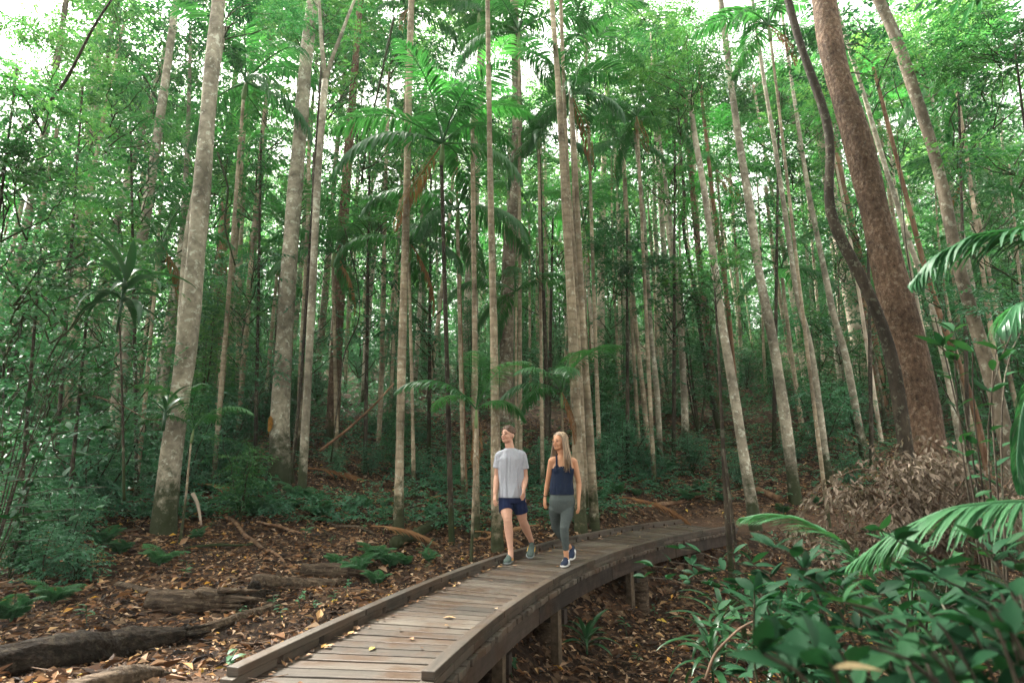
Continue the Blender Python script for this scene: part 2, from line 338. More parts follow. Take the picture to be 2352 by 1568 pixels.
M['log'] = bark_mat('log_wood', (.02, .014, .01), (.09, .065, .046), (.22, .165, .12), (.3, .25, .19), .4, 6, 1.3, xs=.2, bump=1.6, moss=0)
M['log_black'] = bark_mat('rotten_wood', (.008, .006, .005), (.02, .015, .011), (.06, .045, .035), (.12, .1, .07), .3, 6, 1.3, xs=.25, bump=1.8, moss=0)
M['stick'] = plain('twig_bark', (.12, .08, .055), .8, 12, .5, .5, .15)
M['palm_shaft'] = plain('palm_crownshaft', (.13, .2, .07), .45, 4, .25)
# ------------------------------------------------------------ ground
def build_ground():
    yy = np.concatenate([np.linspace(-12, 2, 30)[:-1], np.linspace(2, 20, 200)[:-1], np.linspace(20, 150, 120)])
    ss = np.linspace(-1, 1, 300); ss = ss*(.55+.45*np.abs(ss))
    X = ss[None, :]*(9+np.maximum(yy, 0)[:, None]*1.35); Y = np.repeat(yy[:, None], 300, 1)
    Z = ground(X, Y)
    Z = Z+np.where(Y < 25, .012, .05)*(np.sin(X*23+Y*7)*np.sin(Y*19-X*5))
    nx = 300; i = np.arange(len(yy)-1)[:, None]*nx; j = np.arange(nx-1)[None]
    q = np.stack([i+j, i+j+1, i+nx+j+1, i+nx+j], -1).reshape(-1, 4)
    trk = np.exp(-((Y-12.9-.06*(X-5))/.85)**2)*sg((X-3.2)/.3)
    st = sg((4.0-Y+.2*np.sin(X*5))/.12)*sg((X+1.9)/.2)*sg((.2-X)/.2)
    me = make_mesh('forest_floor', np.stack([X, Y, Z], -1).reshape(-1, 3), q, None, np.clip(trk+st, 0, 1).ravel()*.95)
    tag(obj('forest_floor', me, M['ground']), kind='structure')
build_ground()
def on_deck(x, y, m=0.):
    yc = np.clip(y, 3.2, 13.2); return (x > np.polyval(CL, yc)-.12-m) & (x < np.polyval(CR, yc)+.08+m) & (y > 3.3) & (y < 13.3)

# ------------------------------------------------------------ timber with its grain along each piece
class WB:
    def __init__(s): s.V = []; s.uv = []; s.F = []; s.r = []
    def prism(s, A, B, r=.5, seg=1, bev=.006):
        """A, B: four corners (in order round the section) of each end"""
        A = np.asarray(A, float); B = np.asarray(B, float); n = len(s.V); L = np.linalg.norm(B[0]-A[0]); off = rng.random()*50; vo = rng.random()*50
        w = [0]
        for k in range(4): w.append(w[-1]+np.linalg.norm(A[(k+1) % 4]-A[k]))
        s.V += [*A, *B]; s.r += [r]*8
        for k in range(4):
            k2 = (k+1) % 4
            s.F.append(((n+k, n+k2, n+4+k2, n+4+k), [(off, vo+w[k]), (off, vo+w[k+1]), (off+L, vo+w[k+1]), (off+L, vo+w[k])]))
        s.F.append(((n+3, n+2, n+1, n), [(off, vo), (off+.02, vo), (off+.02, vo+.05), (off, vo+.05)]))
        s.F.append(((n+4, n+5, n+6, n+7), [(off, vo), (off+.02, vo), (off+.02, vo+.05), (off, vo+.05)]))
    def build(s, name, mat, parent, bevel=.004):
        me = bpy.data.meshes.new(name); me.from_pydata([tuple(v) for v in s.V], [], [f for f, _ in s.F])
        u = me.uv_layers.new(name='grain'); u.data.foreach_set('uv', np.array([c for _, uv in s.F for c in uv], np.float32).ravel())
        a = me.attributes.new('rnd', 'FLOAT', 'POINT'); a.data.foreach_set('value', np.array(s.r, np.float32))
        o = obj(name, me, mat, parent)
        if bevel: b = o.modifiers.new('bevel', 'BEVEL'); b.width = bevel; b.segments = 2; b.limit_method = 'ANGLE'
        return o
def sweep(wb, pts, w, z0, z1, r=.5):
    """a timber of width w from z0 to z1 along plan points, one mitred run"""
    P = np.asarray(pts); T = np.gradient(P, axis=0); T /= np.linalg.norm(T, axis=1)[:, None]; Nn = np.stack([T[:, 1], -T[:, 0]], 1)
    n0 = len(wb.V); L = np.r_[0, np.cumsum(np.linalg.norm(np.diff(P, axis=0), axis=1))]; off = rng.random()*40; vo = rng.random()*40
    for i in range(len(P)):
        a = P[i]-Nn[i]*w/2; b = P[i]+Nn[i]*w/2
        wb.V += [(*a, z0), (*a, z1), (*b, z1), (*b, z0)]; wb.r += [r]*4
    h = z1-z0; c = [0, h, h+w, 2*h+w, 2*h+2*w]
    for i in range(len(P)-1):
        for k in range(4):
            k2 = (k+1) % 4; a = n0+i*4
            wb.F.append(((a+k, a+4+k, a+4+k2, a+k2), [(off+L[i], vo+c[k]), (off+L[i+1], vo+c[k]), (off+L[i+1], vo+c[k+1]), (off+L[i], vo+c[k+1])]))
    e = n0+(len(P)-1)*4
    wb.F.append(((n0, n0+1, n0+2, n0+3), [(off, vo), (off, vo+.1), (off+.05, vo+.1), (off+.05, vo)]))
    wb.F.append(((e+3, e+2, e+1, e), [(off, vo), (off, vo+.1), (off+.05, vo+.1), (off+.05, vo)]))
bridge = empty('boardwalk_bridge', (0, 0, 0), 0, 'curved timber boardwalk with low kerb rails that the two walkers are on', 'boardwalk')
def build_bridge():
    n = 74
    deck = WB()
    ts = np.linspace(.0, 1, n+1)
    for i in range(n):
        a = ts[i]; b = ts[i+1]; g = .0018 if rng.random() > .25 else .003
        def ed(t):
            l, r_ = deck_pts(max(0, t)); d = unit(r_-l)
            if t < 0: l2, r2 = deck_pts(.02); k = t/.02; l = l+(l2-l)*k; r_ = r_+(r2-r_)*k
            return l-d*.11, r_+d*(.012+0.02*rng.random())
        l0, r0 = ed(a+g/2); l1, r1 = ed(b-g/2); r1 = r0+(l1-l0)/max(np.linalg.norm(l1-l0), 1e-6)*np.linalg.norm(r1-r0) if False else r1
        z = rng.normal()*.002
        deck.prism([(*l0, -.045+z), (*l0, z), (*l1, z), (*l1, -.045+z)], [(*r0, -.045+z), (*r0, z), (*r1, z), (*r1, -.045+z)], rng.random())
    deck.build('deck_boards', M['deck'], bridge, .005)
    for side in (0, 1):
        nm = 'kerb_rail'; w = WB()
        tt = np.linspace(-.004, 1.0, 9 if side == 0 else 8)
        for a, b in zip(tt[:-1], tt[1:]):
            pts = []
            for t in np.linspace(a+.0008, b-.0008, 10):
                l, r_ = deck_pts(min(max(t, 0), 1)); d = unit(r_-l)
                if t < 0:
                    l2, r2 = deck_pts(.02); l = l+(l2-l)*(t/.02); r_ = r_+(r2-r_)*(t/.02)
                pts.append(l-d*.04 if side == 0 else r_-d*.05)
            sweep(w, pts, .078, .05, .098, rng.random())
        o = w.build(nm, M['kerb'], bridge, .006)
        wb = WB()
        for k, t in enumerate(np.linspace(.01, .99, 26)):
            l, r_ = deck_pts(max(t, 0)); l2, r2 = deck_pts(min(1, max(t, 0)+.004)); d = unit(r_-l); f = unit((l2-l) if side == 0 else (r2-r_))
            c = l-d*.04 if side == 0 else r_-d*.05; nn = np.array([f[1], -f[0]]); L = .37
            q = [c-nn*.04, c+nn*.04]
            wb.prism([(*(q[0]-f*L/2), .003), (*(q[0]-f*L/2), .050), (*(q[1]-f*L/2), .050), (*(q[1]-f*L/2), .003)],
                     [(*(q[0]+f*L/2), .003), (*(q[0]+f*L/2), .050), (*(q[1]+f*L/2), .050), (*(q[1]+f*L/2), .003)], rng.random())
        wb.build('spacer_block', M['kerb'], o, .003)
    # edge beams under the boards
    for off, name in ((-.06, 'bearer'), (.5, 'bearer'), (1., 'bearer')):
        w = WB(); tt = np.linspace(.0, 1.0, 5)
        for a, b in zip(tt[:-1], tt[1:]):
            pts = []
            for t in np.linspace(a+.001, b-.001, 12):
                l, r_ = deck_pts(t); d = unit(r_-l)
                pts.append(l+d*.05 if off < 0 else ((l+r_)/2 if off == .5 else r_-d*.09))
            sweep(w, pts, .07, -.245, -.049, rng.random())
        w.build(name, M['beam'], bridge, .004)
    for t in (.17, .335, .60, .83):
        l, r_ = deck_pts(t); d = unit(r_-l); f = np.array([-d[1], d[0]])
        c = (l+r_)/2; half = np.linalg.norm(r_-l)/2-.06
        w = WB(); p = f*.04; zt, zb = -.272, -.42
        A = c-d*half; B = c+d*half
        w.prism([(*(A-p), zb), (*(A-p), zt), (*(A+p), zt), (*(A+p), zb)], [(*(B-p), zb), (*(B-p), zt), (*(B+p), zt), (*(B+p), zb)], .2)
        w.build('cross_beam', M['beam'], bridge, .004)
        for k, (s_, rad) in enumerate(((.86, .045), (.42 if t < .5 else .9, .11), (-.8, .10))):
            q = c+d*half*s_+f*(-.095 if k == 0 else .12); g = float(ground(q[0], q[1]))-.12
            mb = MB()
            if k == 0: mb.box(((q[0]), q[1], (g-.27)/2), .085, .085, -.27-g, math.atan2(d[1], d[0]))
            else:
                zz = np.linspace(g, -.275, 8); P = np.stack([np.full(8, q[0])+rng.normal(size=8)*.004, np.full(8, q[1]), zz], 1)
                mb.tube(P, rad*np.linspace(1.12, 1, 8), 16, wob=.05)
            o = obj('post', mb.mesh('post', k != 0), M['log'] if k else M['kerb_plain'], bridge)
M['kerb_plain'] = plain('post_timber', (.10, .075, .050), .75, 18, .45, .5, .2)
build_bridge()

# ------------------------------------------------------------ leaf litter on the ground (nobody could count it)
def scatter_xy(n, y0, y1, p=.5, spread=1.0):
    y = y0+(y1-y0)*rng.random(n)**p
    x = (rng.random(n)*2-1)*(1.0*np.abs(y)+2.2)*spread
    return x, y
def build_litter():
    mb = MB()
    x, y = scatter_xy(120000, 2.4, 20, .75)
    m = ~on_deck(x, y) | ((ground(x, y) < -.22) & (y > 4.6))
    trk = (np.abs(y-12.9-.06*(x-5)) < .75) & (x > 3.2) & (rng.random(len(x)) > .12)
    bare = (y < 4.0) & (x > -1.9) & (x < .2) & (rng.random(len(x)) > .25)
    m &= ~trk & ~bare; x, y = x[m], y[m]; n = len(x)
    z = ground(x, y)+.006+.03*rng.random(n)**2
    a = rng.random(n)*6.283; D = np.stack([np.cos(a), np.sin(a), rng.normal(size=n)*.35], 1)
    L = np.clip(rng.lognormal(-2.7, .4, n), .03, .18)
    r = np.clip(rng.beta(1.15, 1.35, n), 0, 1); r = np.where(rng.random(n) < .016, .93+.07*rng.random(n), np.minimum(r, .91))
    leaves(mb, np.stack([x, y, z], 1), D, L, L*(.3+.25*rng.random(n)), r, fold=.25, droop=.2, tilt=.35)
    # fallen on the boards: along the kerbs and a few in the open
    t = rng.random(330); P = []
    for i, tt in enumerate(t):
        l, r_ = deck_pts(tt); k = .035+abs(rng.normal())*.03 if i < 230 else (rng.random() if i < 285 else 1-.09-abs(rng.normal())*.03)
        q = l+(r_-l)*k; P.append((q[0], q[1], .008))
    P = np.array(P); n = len(P); a = rng.random(n)*6.283
    leaves(mb, P, np.stack([np.cos(a), np.sin(a), np.abs(rng.normal(size=n))*.12], 1), .03+.05*rng.random(n), .015+.025*rng.random(n), .25+.7*rng.random(n), fold=.2, droop=-.1, tilt=.15)
    tag(obj('leaf_litter', mb.mesh('leaf_litter', False), M['litter']), kind='stuff')
    mb = MB()
    for _ in range(1500):
        x, y = scatter_xy(1, 2.6, 20, .8); x, y = x[0], y[0]
        if on_deck(x, y, .15) or (x > 3.2 and abs(y-12.9) < .9): continue
        L = .15+.6*rng.random()**2; a = rng.random()*6.28; k = np.linspace(0, 1, 4)
        px = x+np.cos(a)*L*k+rng.normal(size=4)*.015; py = y+np.sin(a)*L*k+rng.normal(size=4)*.015
        pz = ground(px, py)+.02+.05*rng.random()*k
        mb.tube(np.stack([px, py, pz], 1), (.003+.006*rng.random())*np.linspace(1, .5, 4), 4, cap=False)
    tag(obj('fallen_twigs', mb.mesh('fallen_twigs'), M['stick']), kind='stuff')
build_litter()
def deck_leaf(u, v, L, yaw, c, label):
    p = on(u, v, .008); mb = MB()
    big_leaves(mb, np.array([p]), np.array([[math.cos(yaw), math.sin(yaw), .08]]), L, L*.5, c, bend=.3, tilt=.05, fold=.15)
    tag(obj('fallen_leaf', mb.mesh('fallen_leaf'), M['litter']), label, 'leaf', 'fallen leaves lying on the boards')
for a in [(1018,1418,.10,.1,.9,'pale cream leaf lying flat in the middle of the boardwalk'),(848,1492,.07,1.2,1.,'yellow green leaf on the boards nearest the start of the walk'),
          (897,1387,.06,.6,.96,'orange leaf lying against the inside of the left kerb'),(948,1468,.06,2.,.7,'curled brown leaf near the middle of the lower boards'),
          (1050,1472,.07,.3,.95,'orange leaf beside the right kerb on the lower boards'),(1175,1298,.07,-.3,.75,'brown curled leaf just in front of the man in the t-shirt')]: deck_leaf(*a)
# ------------------------------------------------------------ foliage shapes
def spray(mb, base, D, L, nl, leafL, leafW, r, droop=.25, tilt=.35, spreadang=1.0):
    """a twig with alternate leaves; base/D are (n,3): n twigs at once"""
    n = len(base); D = unit(D); up = np.tile([0, 0, 1.], (n, 1)); Sd = unit(np.cross(D, up)+1e-4)
    t = (np.arange(nl)+.6)/nl; t = t[None]+rng.normal(size=(n, nl))*.03
    P = base[:, None]+D[:, None]*(L[:, None]*t)[..., None]; P[..., 2] -= droop*(L[:, None]*t**2)*.5
    sgn = np.where(np.arange(nl) % 2 == 0, 1, -1)[None, :, None]
    LD = D[:, None]*(.55+.5*t[..., None])+Sd[:, None]*sgn*spreadang*(1-.55*t[..., None]); LD = LD+rng.normal(size=LD.shape)*.22; LD[..., 2] -= droop*.7
    k = n*nl
    sz = (.75+.5*rng.random(k))
    leaves(mb, P.reshape(-1, 3), LD.reshape(-1, 3), leafL*sz, leafW*sz, np.clip(np.repeat(r, nl)+rng.normal(size=k)*.1, 0, 1), tilt=tilt)
def crown_mesh(name, clumps, per, nl, leafL, twigL, ratio=.45, cr=.5, flat=.55, droop=.3, tilt=.35):
    """clumps: (k,4) x,y,z,radius ; a crown of leafy twigs gathered in clumps"""
    mb = MB()
    for (x, y, z, cr_) in clumps:
        n = int(per*(cr_/cr)**2); d = unit(rng.normal(size=(n, 3))); d[:, 2] = d[:, 2]*flat+.08
        b = np.array([x, y, z])+d*cr_*rng.random((n, 1))**.5*[1, 1, .6]
        D = d+rng.normal(size=(n, 3))*.35; D[:, 2] *= .5
        tone = .5+.3*rng.normal()
        r = np.clip(tone+.12*rng.normal(size=n), 0, 1)
        spray(mb, b, D, twigL*(.6+.8*rng.random(n)), nl, leafL, leafL*ratio, r, droop, tilt)
    return mb.mesh(name, False)
def limbs(mb, trunk_pts, clumps, r0=.04, frac=.85):
    tp = np.asarray(trunk_pts, float)
    for c in clumps:
        c3 = np.array(c[:3]); dz = tp[:, 2]; i = np.argmin(np.abs(dz-(c3[2]-.45*np.hypot(*(c3[:2]-tp[-1, :2]))-.3))); a = tp[i]
        v = c3-a; L = np.linalg.norm(v)
        if L < .15: continue
        k = np.linspace(0, 1, 5)[:, None]; P = a+v*k+rng.normal(size=(5, 3))*.05*L*np.sin(k*3.14); P[:, 2] += .1*L*np.sin(k[:, 0]*3.14)
        rr = min(r0, .008+.008*L); mb.tube(P, np.linspace(rr, rr*.3, 5), 5, cap=False)
def crown_clumps(n, rx, rz, zc, rad=(.35, .75), hollow=.4):
    out = []
    for _ in range(n):
        d = unit(rng.normal(size=3)); k = hollow+(1-hollow)*rng.random()**.6
        out.append((d[0]*rx*k, d[1]*rx*k, zc+d[2]*rz*k, rad[0]+(rad[1]-rad[0])*rng.random()))
    return out
# ---- palm fronds: the rib leaves the crown at an angle and arches over
def frond_mesh(name, L=2.2, e0=1.0, bend=1.6, nl=44, ll=.55, hang=.5, wd=.042, ragged=0, rnd0=.5, stalk=.15, rot=0):
    mb = MB(); n = 24; t = np.linspace(0, 1, n); e = e0-bend*t**1.3
    ds = L/(n-1); x = np.r_[0, np.cumsum(np.cos(e)[:-1]*ds)]; z = np.r_[0, np.cumsum(np.sin(e)[:-1]*ds)]
    y = .08*L*np.sin(t*2+rot); P = np.stack([x, y*t, z], 1)
    mb.tube(P, np.linspace(.022, .004, n)*(L/2.2), 5, r=rnd0+.2, cap=False)
    for s_ in (-1, 1):
        tt = np.linspace(stalk, .99, nl)+rng.normal(size=nl)*.004; keep = rng.random(nl) > ragged; tt = tt[keep]; k = len(tt)
        c = np.stack([np.interp(tt, t, P[:, a]) for a in range(3)], 1); ee = np.interp(tt, t, e)
        T = np.stack([np.cos(ee), 0*ee, np.sin(ee)], 1); B = np.tile([0, float(s_), 0], (k, 1)); Nn = np.stack([-np.sin(ee), 0*ee, np.cos(ee)], 1)
        w = ((tt-stalk)/(1-stalk)); prof = np.sin(np.pi*np.clip(w*.86+.14, 0, 1))**.6
        D = B*1.0+T*(.35+.75*w)[:, None]+Nn*.22+rng.normal(size=(k, 3))*.07
        D[:, 2] -= hang*.4
        big_leaves(mb, c, D, ll*prof*(.9+.2*rng.random(k)), wd*(.7+.5*prof), np.clip(rnd0+rng.normal(size=k)*.12, 0, 1), bend=hang*(.8+.5*rng.random(k)), seg=3, tilt=.12, shape=.75, fold=.15)
    return mb.mesh(name)
FR = dict(
    up=frond_mesh('frond', 2.3, 1.25, 1.5, hang=.7), out=frond_mesh('frond', 2.3, .85, 1.75, hang=.9), arch=frond_mesh('frond', 2.3, .5, 1.8, hang=1.1, rot=1),
    hang=frond_mesh('frond', 2.2, -.1, 1.4, hang=1.2, rot=2), dead=frond_mesh('dead_frond', 1.9, -.9, .75, hang=1.5, ragged=.25, ll=.45, wd=.028, rnd0=.45))
for k in FR: FR[k].materials.append(M['dead_frond'] if k == 'dead' else M['palm_leaf'])
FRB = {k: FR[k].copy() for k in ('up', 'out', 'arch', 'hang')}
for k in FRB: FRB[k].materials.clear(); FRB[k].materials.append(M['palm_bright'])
def put_fronds(root, top, n, sc=1., bright=False, dead=0, hang=.25, lean=0, seedrot=0, kinds=None):
    src = FRB if bright else FR
    for i in range(n+dead):
        a = seedrot+i*2.4+rng.normal()*.15
        k = 'dead' if i >= n else (kinds[i % len(kinds)] if kinds else ('up' if i < n*.3 else ('out' if i < n*.6 else ('arch' if i < n*(1-hang) else 'hang'))))
        me = FR['dead'] if k == 'dead' else src[k]
        o = obj('dead_frond' if k == 'dead' else 'frond', me, None, root, top)
        o.rotation_euler = (rng.normal()*.1, rng.normal()*.1, a); s_ = sc*(.85+.3*rng.random()); o.scale = (s_, s_, s_)
def trunk_obj(name, pts, rad, mat, parent, n=12, wob=.03, buttress=0., forks=None, extra=None):
    """pts relative to the parent; resampled smoothly"""
    P = np.asarray(pts, float); L = np.r_[0, np.cumsum(np.linalg.norm(np.diff(P, axis=0), axis=1))]; m = max(8, int(L[-1]/.35)); s_ = np.linspace(0, L[-1], m)
    def sm(v):
        w = np.interp(s_, L, v); k = np.array([.25, .5, .25])
        for _ in range(3): w[1:-1] = np.convolve(w, k, 'valid')
        return w
    Q = np.stack([sm(P[:, a]) for a in range(3)], 1); rr = sm(np.asarray(rad, float))
    rr = rr*(1+.04*np.sin(s_*2.3+rng.random()*6)+.03*rng.normal(size=m)*0.5)
    if buttress: rr = rr*(1+buttress*np.exp(-s_/.35))
    mb = MB(); Q0 = Q[0]-(0, 0, .25)
    mb.tube(np.vstack([Q0[None], Q]), np.r_[rr[0]*1.1, rr], n, wob=wob, flute=.25*bool(buttress))
    for f in (forks or []): mb.tube(np.asarray(f[0]), np.asarray(f[1]), 8, wob=.03)
    if extra: limbs(mb, Q, extra, .05)
    return obj(name, mb.mesh(name), mat, parent)
# ------------------------------------------------------------ tree crowns shared by many trees
def crown_set(tag_, leafmat, n, **k):
    out = []
    for i in range(n):
        cl = crown_clumps(k.get('clumps', 17), k.get('rx', 2.4), k.get('rz', 1.9), 0, k.get('rad', (.4, .8)))
        me = crown_mesh('crown', cl, k.get('per', 21), k.get('nl', 9), k.get('leafL', .15), k.get('twig', .6)); me.materials.append(M[leafmat])
        mb = MB(); limbs(mb, [(0, 0, -k.get('rz', 1.9)*1.3+j*.3) for j in range(9)], cl, .018)
        lm = mb.mesh('branch'); out.append((me, lm, cl))
    return out
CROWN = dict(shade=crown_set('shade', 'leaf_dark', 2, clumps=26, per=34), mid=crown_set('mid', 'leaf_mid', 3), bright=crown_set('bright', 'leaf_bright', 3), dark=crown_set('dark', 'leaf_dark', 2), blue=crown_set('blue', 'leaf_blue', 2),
          small=crown_set('small', 'leaf_mid', 2, clumps=14, rx=1.2, rz=1.0, rad=(.25, .5), leafL=.11, twig=.4, per=22),
          smallb=crown_set('smallb', 'leaf_bright', 2, clumps=14, rx=1.2, rz=1.0, rad=(.25, .5), leafL=.11, twig=.4, per=22),
          air=crown_set('air', 'leaf_mid', 3, clumps=9, rx=1.3, rz=1.1, rad=(.25, .5), leafL=.13, twig=.5, per=15), airb=crown_set('airb', 'leaf_bright', 3, clumps=9, rx=1.4, rz=1.2, rad=(.25, .5), leafL=.14, twig=.5, per=14),
          aird=crown_set('aird', 'leaf_dark', 2, clumps=10, rx=1.3, rz=1.1, rad=(.25, .5), leafL=.12, twig=.5, per=14), airl=crown_set('airl', 'leaf_blue', 2, clumps=10, rx=1.3, rz=1.0, rad=(.25, .5), leafL=.12, twig=.5, per=14),
          high=crown_set('high', 'leaf_bright', 2, clumps=20, rx=3.4, rz=2.0, leafL=.2, per=14, twig=.8, rad=(.5, .9)))
def add_crown(root, kind, loc, sc=1., rz=None, barkmat='bark_grey'):
    me, lm, _ = random.choice(CROWN[kind]); barkmat = 'bark_grey' if barkmat in ('bark_red', 'bark_brown', 'bark_dark') else barkmat
    rz = random.random()*6.28 if rz is None else rz
    o = obj('crown', me, None, root, loc); o.rotation_euler = (0, 0, rz); o.scale = (sc, sc, sc*.95)
    b = obj('branches', lm, M[barkmat], o)
    return o
HERO = []
def tree_px(pts, mat, label, name='tree', cat='tree', group=None, ext=3., crown=('airb', 1.3), n=14, buttress=.12, Y=None, low=(), vine=None, forks=None, sink=0):
    """pts: (u, v, width) up the trunk; the foot stands on the ground where that pixel's ray meets it"""
    g = gnd(pts[0][0], pts[0][1]) if Y is None else at(pts[0][0], pts[0][1], Y)
    Yb = g[1]
    if Y is not None: g[2] = ground(g[0], g[1])
    P = [np.array(g)]; W_ = [pts[0][2]]
    for u, v, w in pts[1:]: P.append(at(u, v, Yb)); W_.append(w)
    P = np.array(P)
    # distance along the view axis turns a width in pixels into metres
    f = np.array([0, math.cos(PITCH), math.sin(PITCH)]); rad = [max(.012, w*.94*float((p-[0, 0, H])@f)/FD/2) for p, w in zip(P, W_)]
    if ext:
        d = unit(P[-1]-P[-2]); d = unit(d+[0, 0, .5]); P = np.vstack([P, P[-1]+d*ext]); rad.append(rad[-1]*.75)
    root = empty(name, P[0], 0, label, cat, group); rel = P-P[0]
    fk = None
    if forks:
        fk = []
        for fp in forks:
            q = np.array([at(u, v, Yb)-P[0] for u, v, w in fp]); r_ = [w*Yb/FD/2*1.05 for u, v, w in fp]
            q = np.vstack([q, q[-1]+unit(q[-1]-q[-2])*2.5]); r_.append(r_[-1]*.6); fk.append((q, r_))
    trunk_obj('trunk', rel, rad, M[mat], root, n, buttress=buttress, forks=fk)
    if crown:
        add_crown(root, crown[0], rel[-1]+[0, 0, .6*crown[1]], crown[1], barkmat=mat)
        if fk:
            for q, _ in fk: add_crown(root, crown[0], q[-1]+[0, 0, .3], crown[1]*.8, barkmat=mat)
    for (kind, u, v, sc) in low: add_crown(root, kind, at(u, v, Yb)-P[0], sc, barkmat=mat)
    HERO.append((P[0][0], P[0][1])); return root, rel, Yb
T = tree_px
T([(375,1223,54),(394,1032,47),(415,900,46),(431,790,45),(460,480,40),(480,230,34),(502,0,31)], 'bark_pale', 'thick pale grey trunk with a mossy foot, leaning right, nearest on the left bank', ext=4, n=18)
T([(384,1120,18),(403,940,18),(410,850,17),(425,560,15),(470,330,13)], 'bark_pale', 'slender pale stem close against the left side of the thick mossy-footed trunk', n=8, ext=3, crown=('small', 1.), Y=11.2)
T([(247,1090,30),(285,830,30),(312,645,27),(345,430,22),(378,200,18),(405,0,15)], 'bark_pale', 'slim pale trunk standing in leaves to the left of the thick mossy-footed trunk', ext=4)
T([(645,1107,54),(641,1000,46),(652,790,39),(672,500,36),(690,300,32),(703,130,30),(719,0,28)], 'bark_pale', 'straight grey trunk with an ochre scar low down, above the ferns left of the bridge', ext=4, n=18)
T([(692,1143,22),(703,950,19),(716,700,18),(730,400,16),(747,185,15)], 'bark_pale', 'mottled trunk that forks high up, just right of the grey trunk with the ochre scar', ext=0, crown=None, forks=[[(747,190,14),(738,90,10),(733,0,8)],[(747,185,13),(768,120,9),(797,45,8)]])
T([(664,1135,9),(690,900,8),(712,560,7),(728,300,6)], 'bark_dark', 'dark thin stem between the scarred grey trunk and the forked one', n=7, ext=3, crown=('small', .8), buttress=0)
T([(490,931,30),(500,780,30),(512,560,27),(529,302,17),(540,180,12)], 'bark_red', 'reddish brown trunk behind the thick pale trunk on the left', ext=2, crown=('mid', .8), low=[('small', 505, 420, .9)])
T([(524,870,16),(532,760,17),(545,600,18),(555,440,19),(565,330,18),(572,200,14)], 'bark_gum', 'smooth white gum with sunlit bark beside the reddish brown trunk', ext=4, crown=('high', 1.), Y=24)
T([(495,1062,19),(505,900,17),(522,760,16),(545,480,13),(562,260,11)], 'bark_palm', 'thin straight palm stem in front of the reddish brown trunk', ext=0, crown=None, n=10, name='palm', cat='palm')
PAL_DARK = HERO[-1]
T([(762,1005,34),(768,900,30),(778,700,27),(788,520,24),(800,350,22),(812,200,18)], 'bark_brown', 'brown gum with peeling bark left of the mossy palm stem', ext=5, crown=('high', .9))
T([(752,900,11),(765,760,11),(778,600,12),(793,420,14),(800,330,14)], 'bark_gum', 'white-barked gum rising close behind the brown peeling gum', ext=6, crown=('high', .9), Y=27)
T([(914,1223,25),(918,1040,20),(924,781,20),(933,500,17),(938,252,16),(945,0,14)], 'bark_palm', 'straight mossy-footed palm stem at the end of the mossy fallen log, left of the man', name='palm', cat='palm', ext=2.5, crown=None)
TALLP = []
TALLP.append((945, -90, HERO[-1][1]))
T([(1142,1268,29),(1138,1000,24),(1135,781,18),(1130,600,17),(1126,403,14),(1122,150,12),(1120,0,12)], 'bark_palm', 'tall slim palm stem rising directly behind the man', name='palm', cat='palm', ext=3, crown=None)
T([(1168,1090,62),(1164,950,38),(1163,790,34),(1167,620,33),(1171,545,32),(1184,454,28),(1189,252,25),(1184,100,21),(1182,0,20)], 'bark_grey', 'rough buttressed grey trunk in the middle, behind the tall palm stem at the man', ext=4, n=18, buttress=.6, crown=('airb', 1.4), low=[('air', 1215, 330, .8)])
T([(1334,1223,31),(1325,1000,26),(1317,781,24),(1307,600,22),(1295,403,18),(1283,200,14),(1267,0,12)], 'bark_palm', 'thickest palm stem of the three behind the woman, mossy at the foot', name='palm', cat='palm', ext=3, crown=None)
T([(1350,1200,12),(1335,900,11),(1322,620,11),(1303,400,10),(1293,150,9),(1288,0,9)], 'bark_palm', 'thinnest palm stem of the three behind the woman, squeezed between the other two', name='palm', cat='palm', ext=3, crown=None, n=9)
T([(1367,1222,24),(1352,950,19),(1340,781,16),(1330,560,14),(1323,403,12),(1310,200,10)], 'bark_palm', 'palm stem farthest right of the three close behind the woman', name='palm', cat='palm', ext=0, crown=None, n=10)
T([(1258,1110,12),(1255,900,10),(1252,760,10),(1245,605,9),(1237,328,8)], 'bark_dark', 'dark slim palm stem between the buttressed trunk and the stems behind the woman', name='palm', cat='palm', ext=0, crown=None, n=8, Y=15)
T([(1492,1072,14),(1480,920,12),(1464,790,11),(1452,650,9),(1441,504,9),(1431,335,8)], 'bark_palm', 'fine straight palm stem, left one of the close pair right of the woman', name='palm', cat='palm', ext=0, crown=None, n=9)
T([(1517,1062,16),(1510,900,14),(1497,790,12),(1487,640,11),(1479,504,11),(1459,302,10)], 'bark_pale', 'fine mottled palm stem, right one of a close pair right of the woman', name='palm', cat='palm', ext=0, crown=None, n=9)
T([(1655,1000,16),(1632,900,12),(1608,760,11),(1603,690,10),(1582,600,8),(1568,520,9),(1573,450,8),(1563,350,7),(1556,215,8)], 'bark_dark', 'crooked black dead stem with a broken top, among the pale trunks on the right', ext=0, crown=None, n=8, buttress=0)
T([(1737,1218,29),(1698,982,24),(1678,850,22),(1665,790,20),(1640,605,17),(1617,428,15),(1592,297,13),(1584,210,11)], 'bark_pale', 'lichen-spotted trunk at the bridge end, left of the straight thick one', ext=0, crown=('small', 1.), low=[('small', 1560, 250, .8)])
T([(1828,1153,30),(1803,957,26),(1776,781,23),(1743,630,20),(1723,479,20),(1698,328,17),(1680,202,15),(1655,0,14)], 'bark_pale', 'straight thick lichen-spotted trunk between the bridge end and the dead brown bush', ext=3, crown=('airb', 1.4))
T([(1904,1108,21),(1883,957,18),(1861,781,15),(1834,706,13),(1809,529,12),(1779,328,10),(1753,176,9),(1728,0,8)], 'bark_pale', 'tall lean trunk with pale spots, next right from the straight thick spotted one', ext=4, crown=('airb', 1.4))
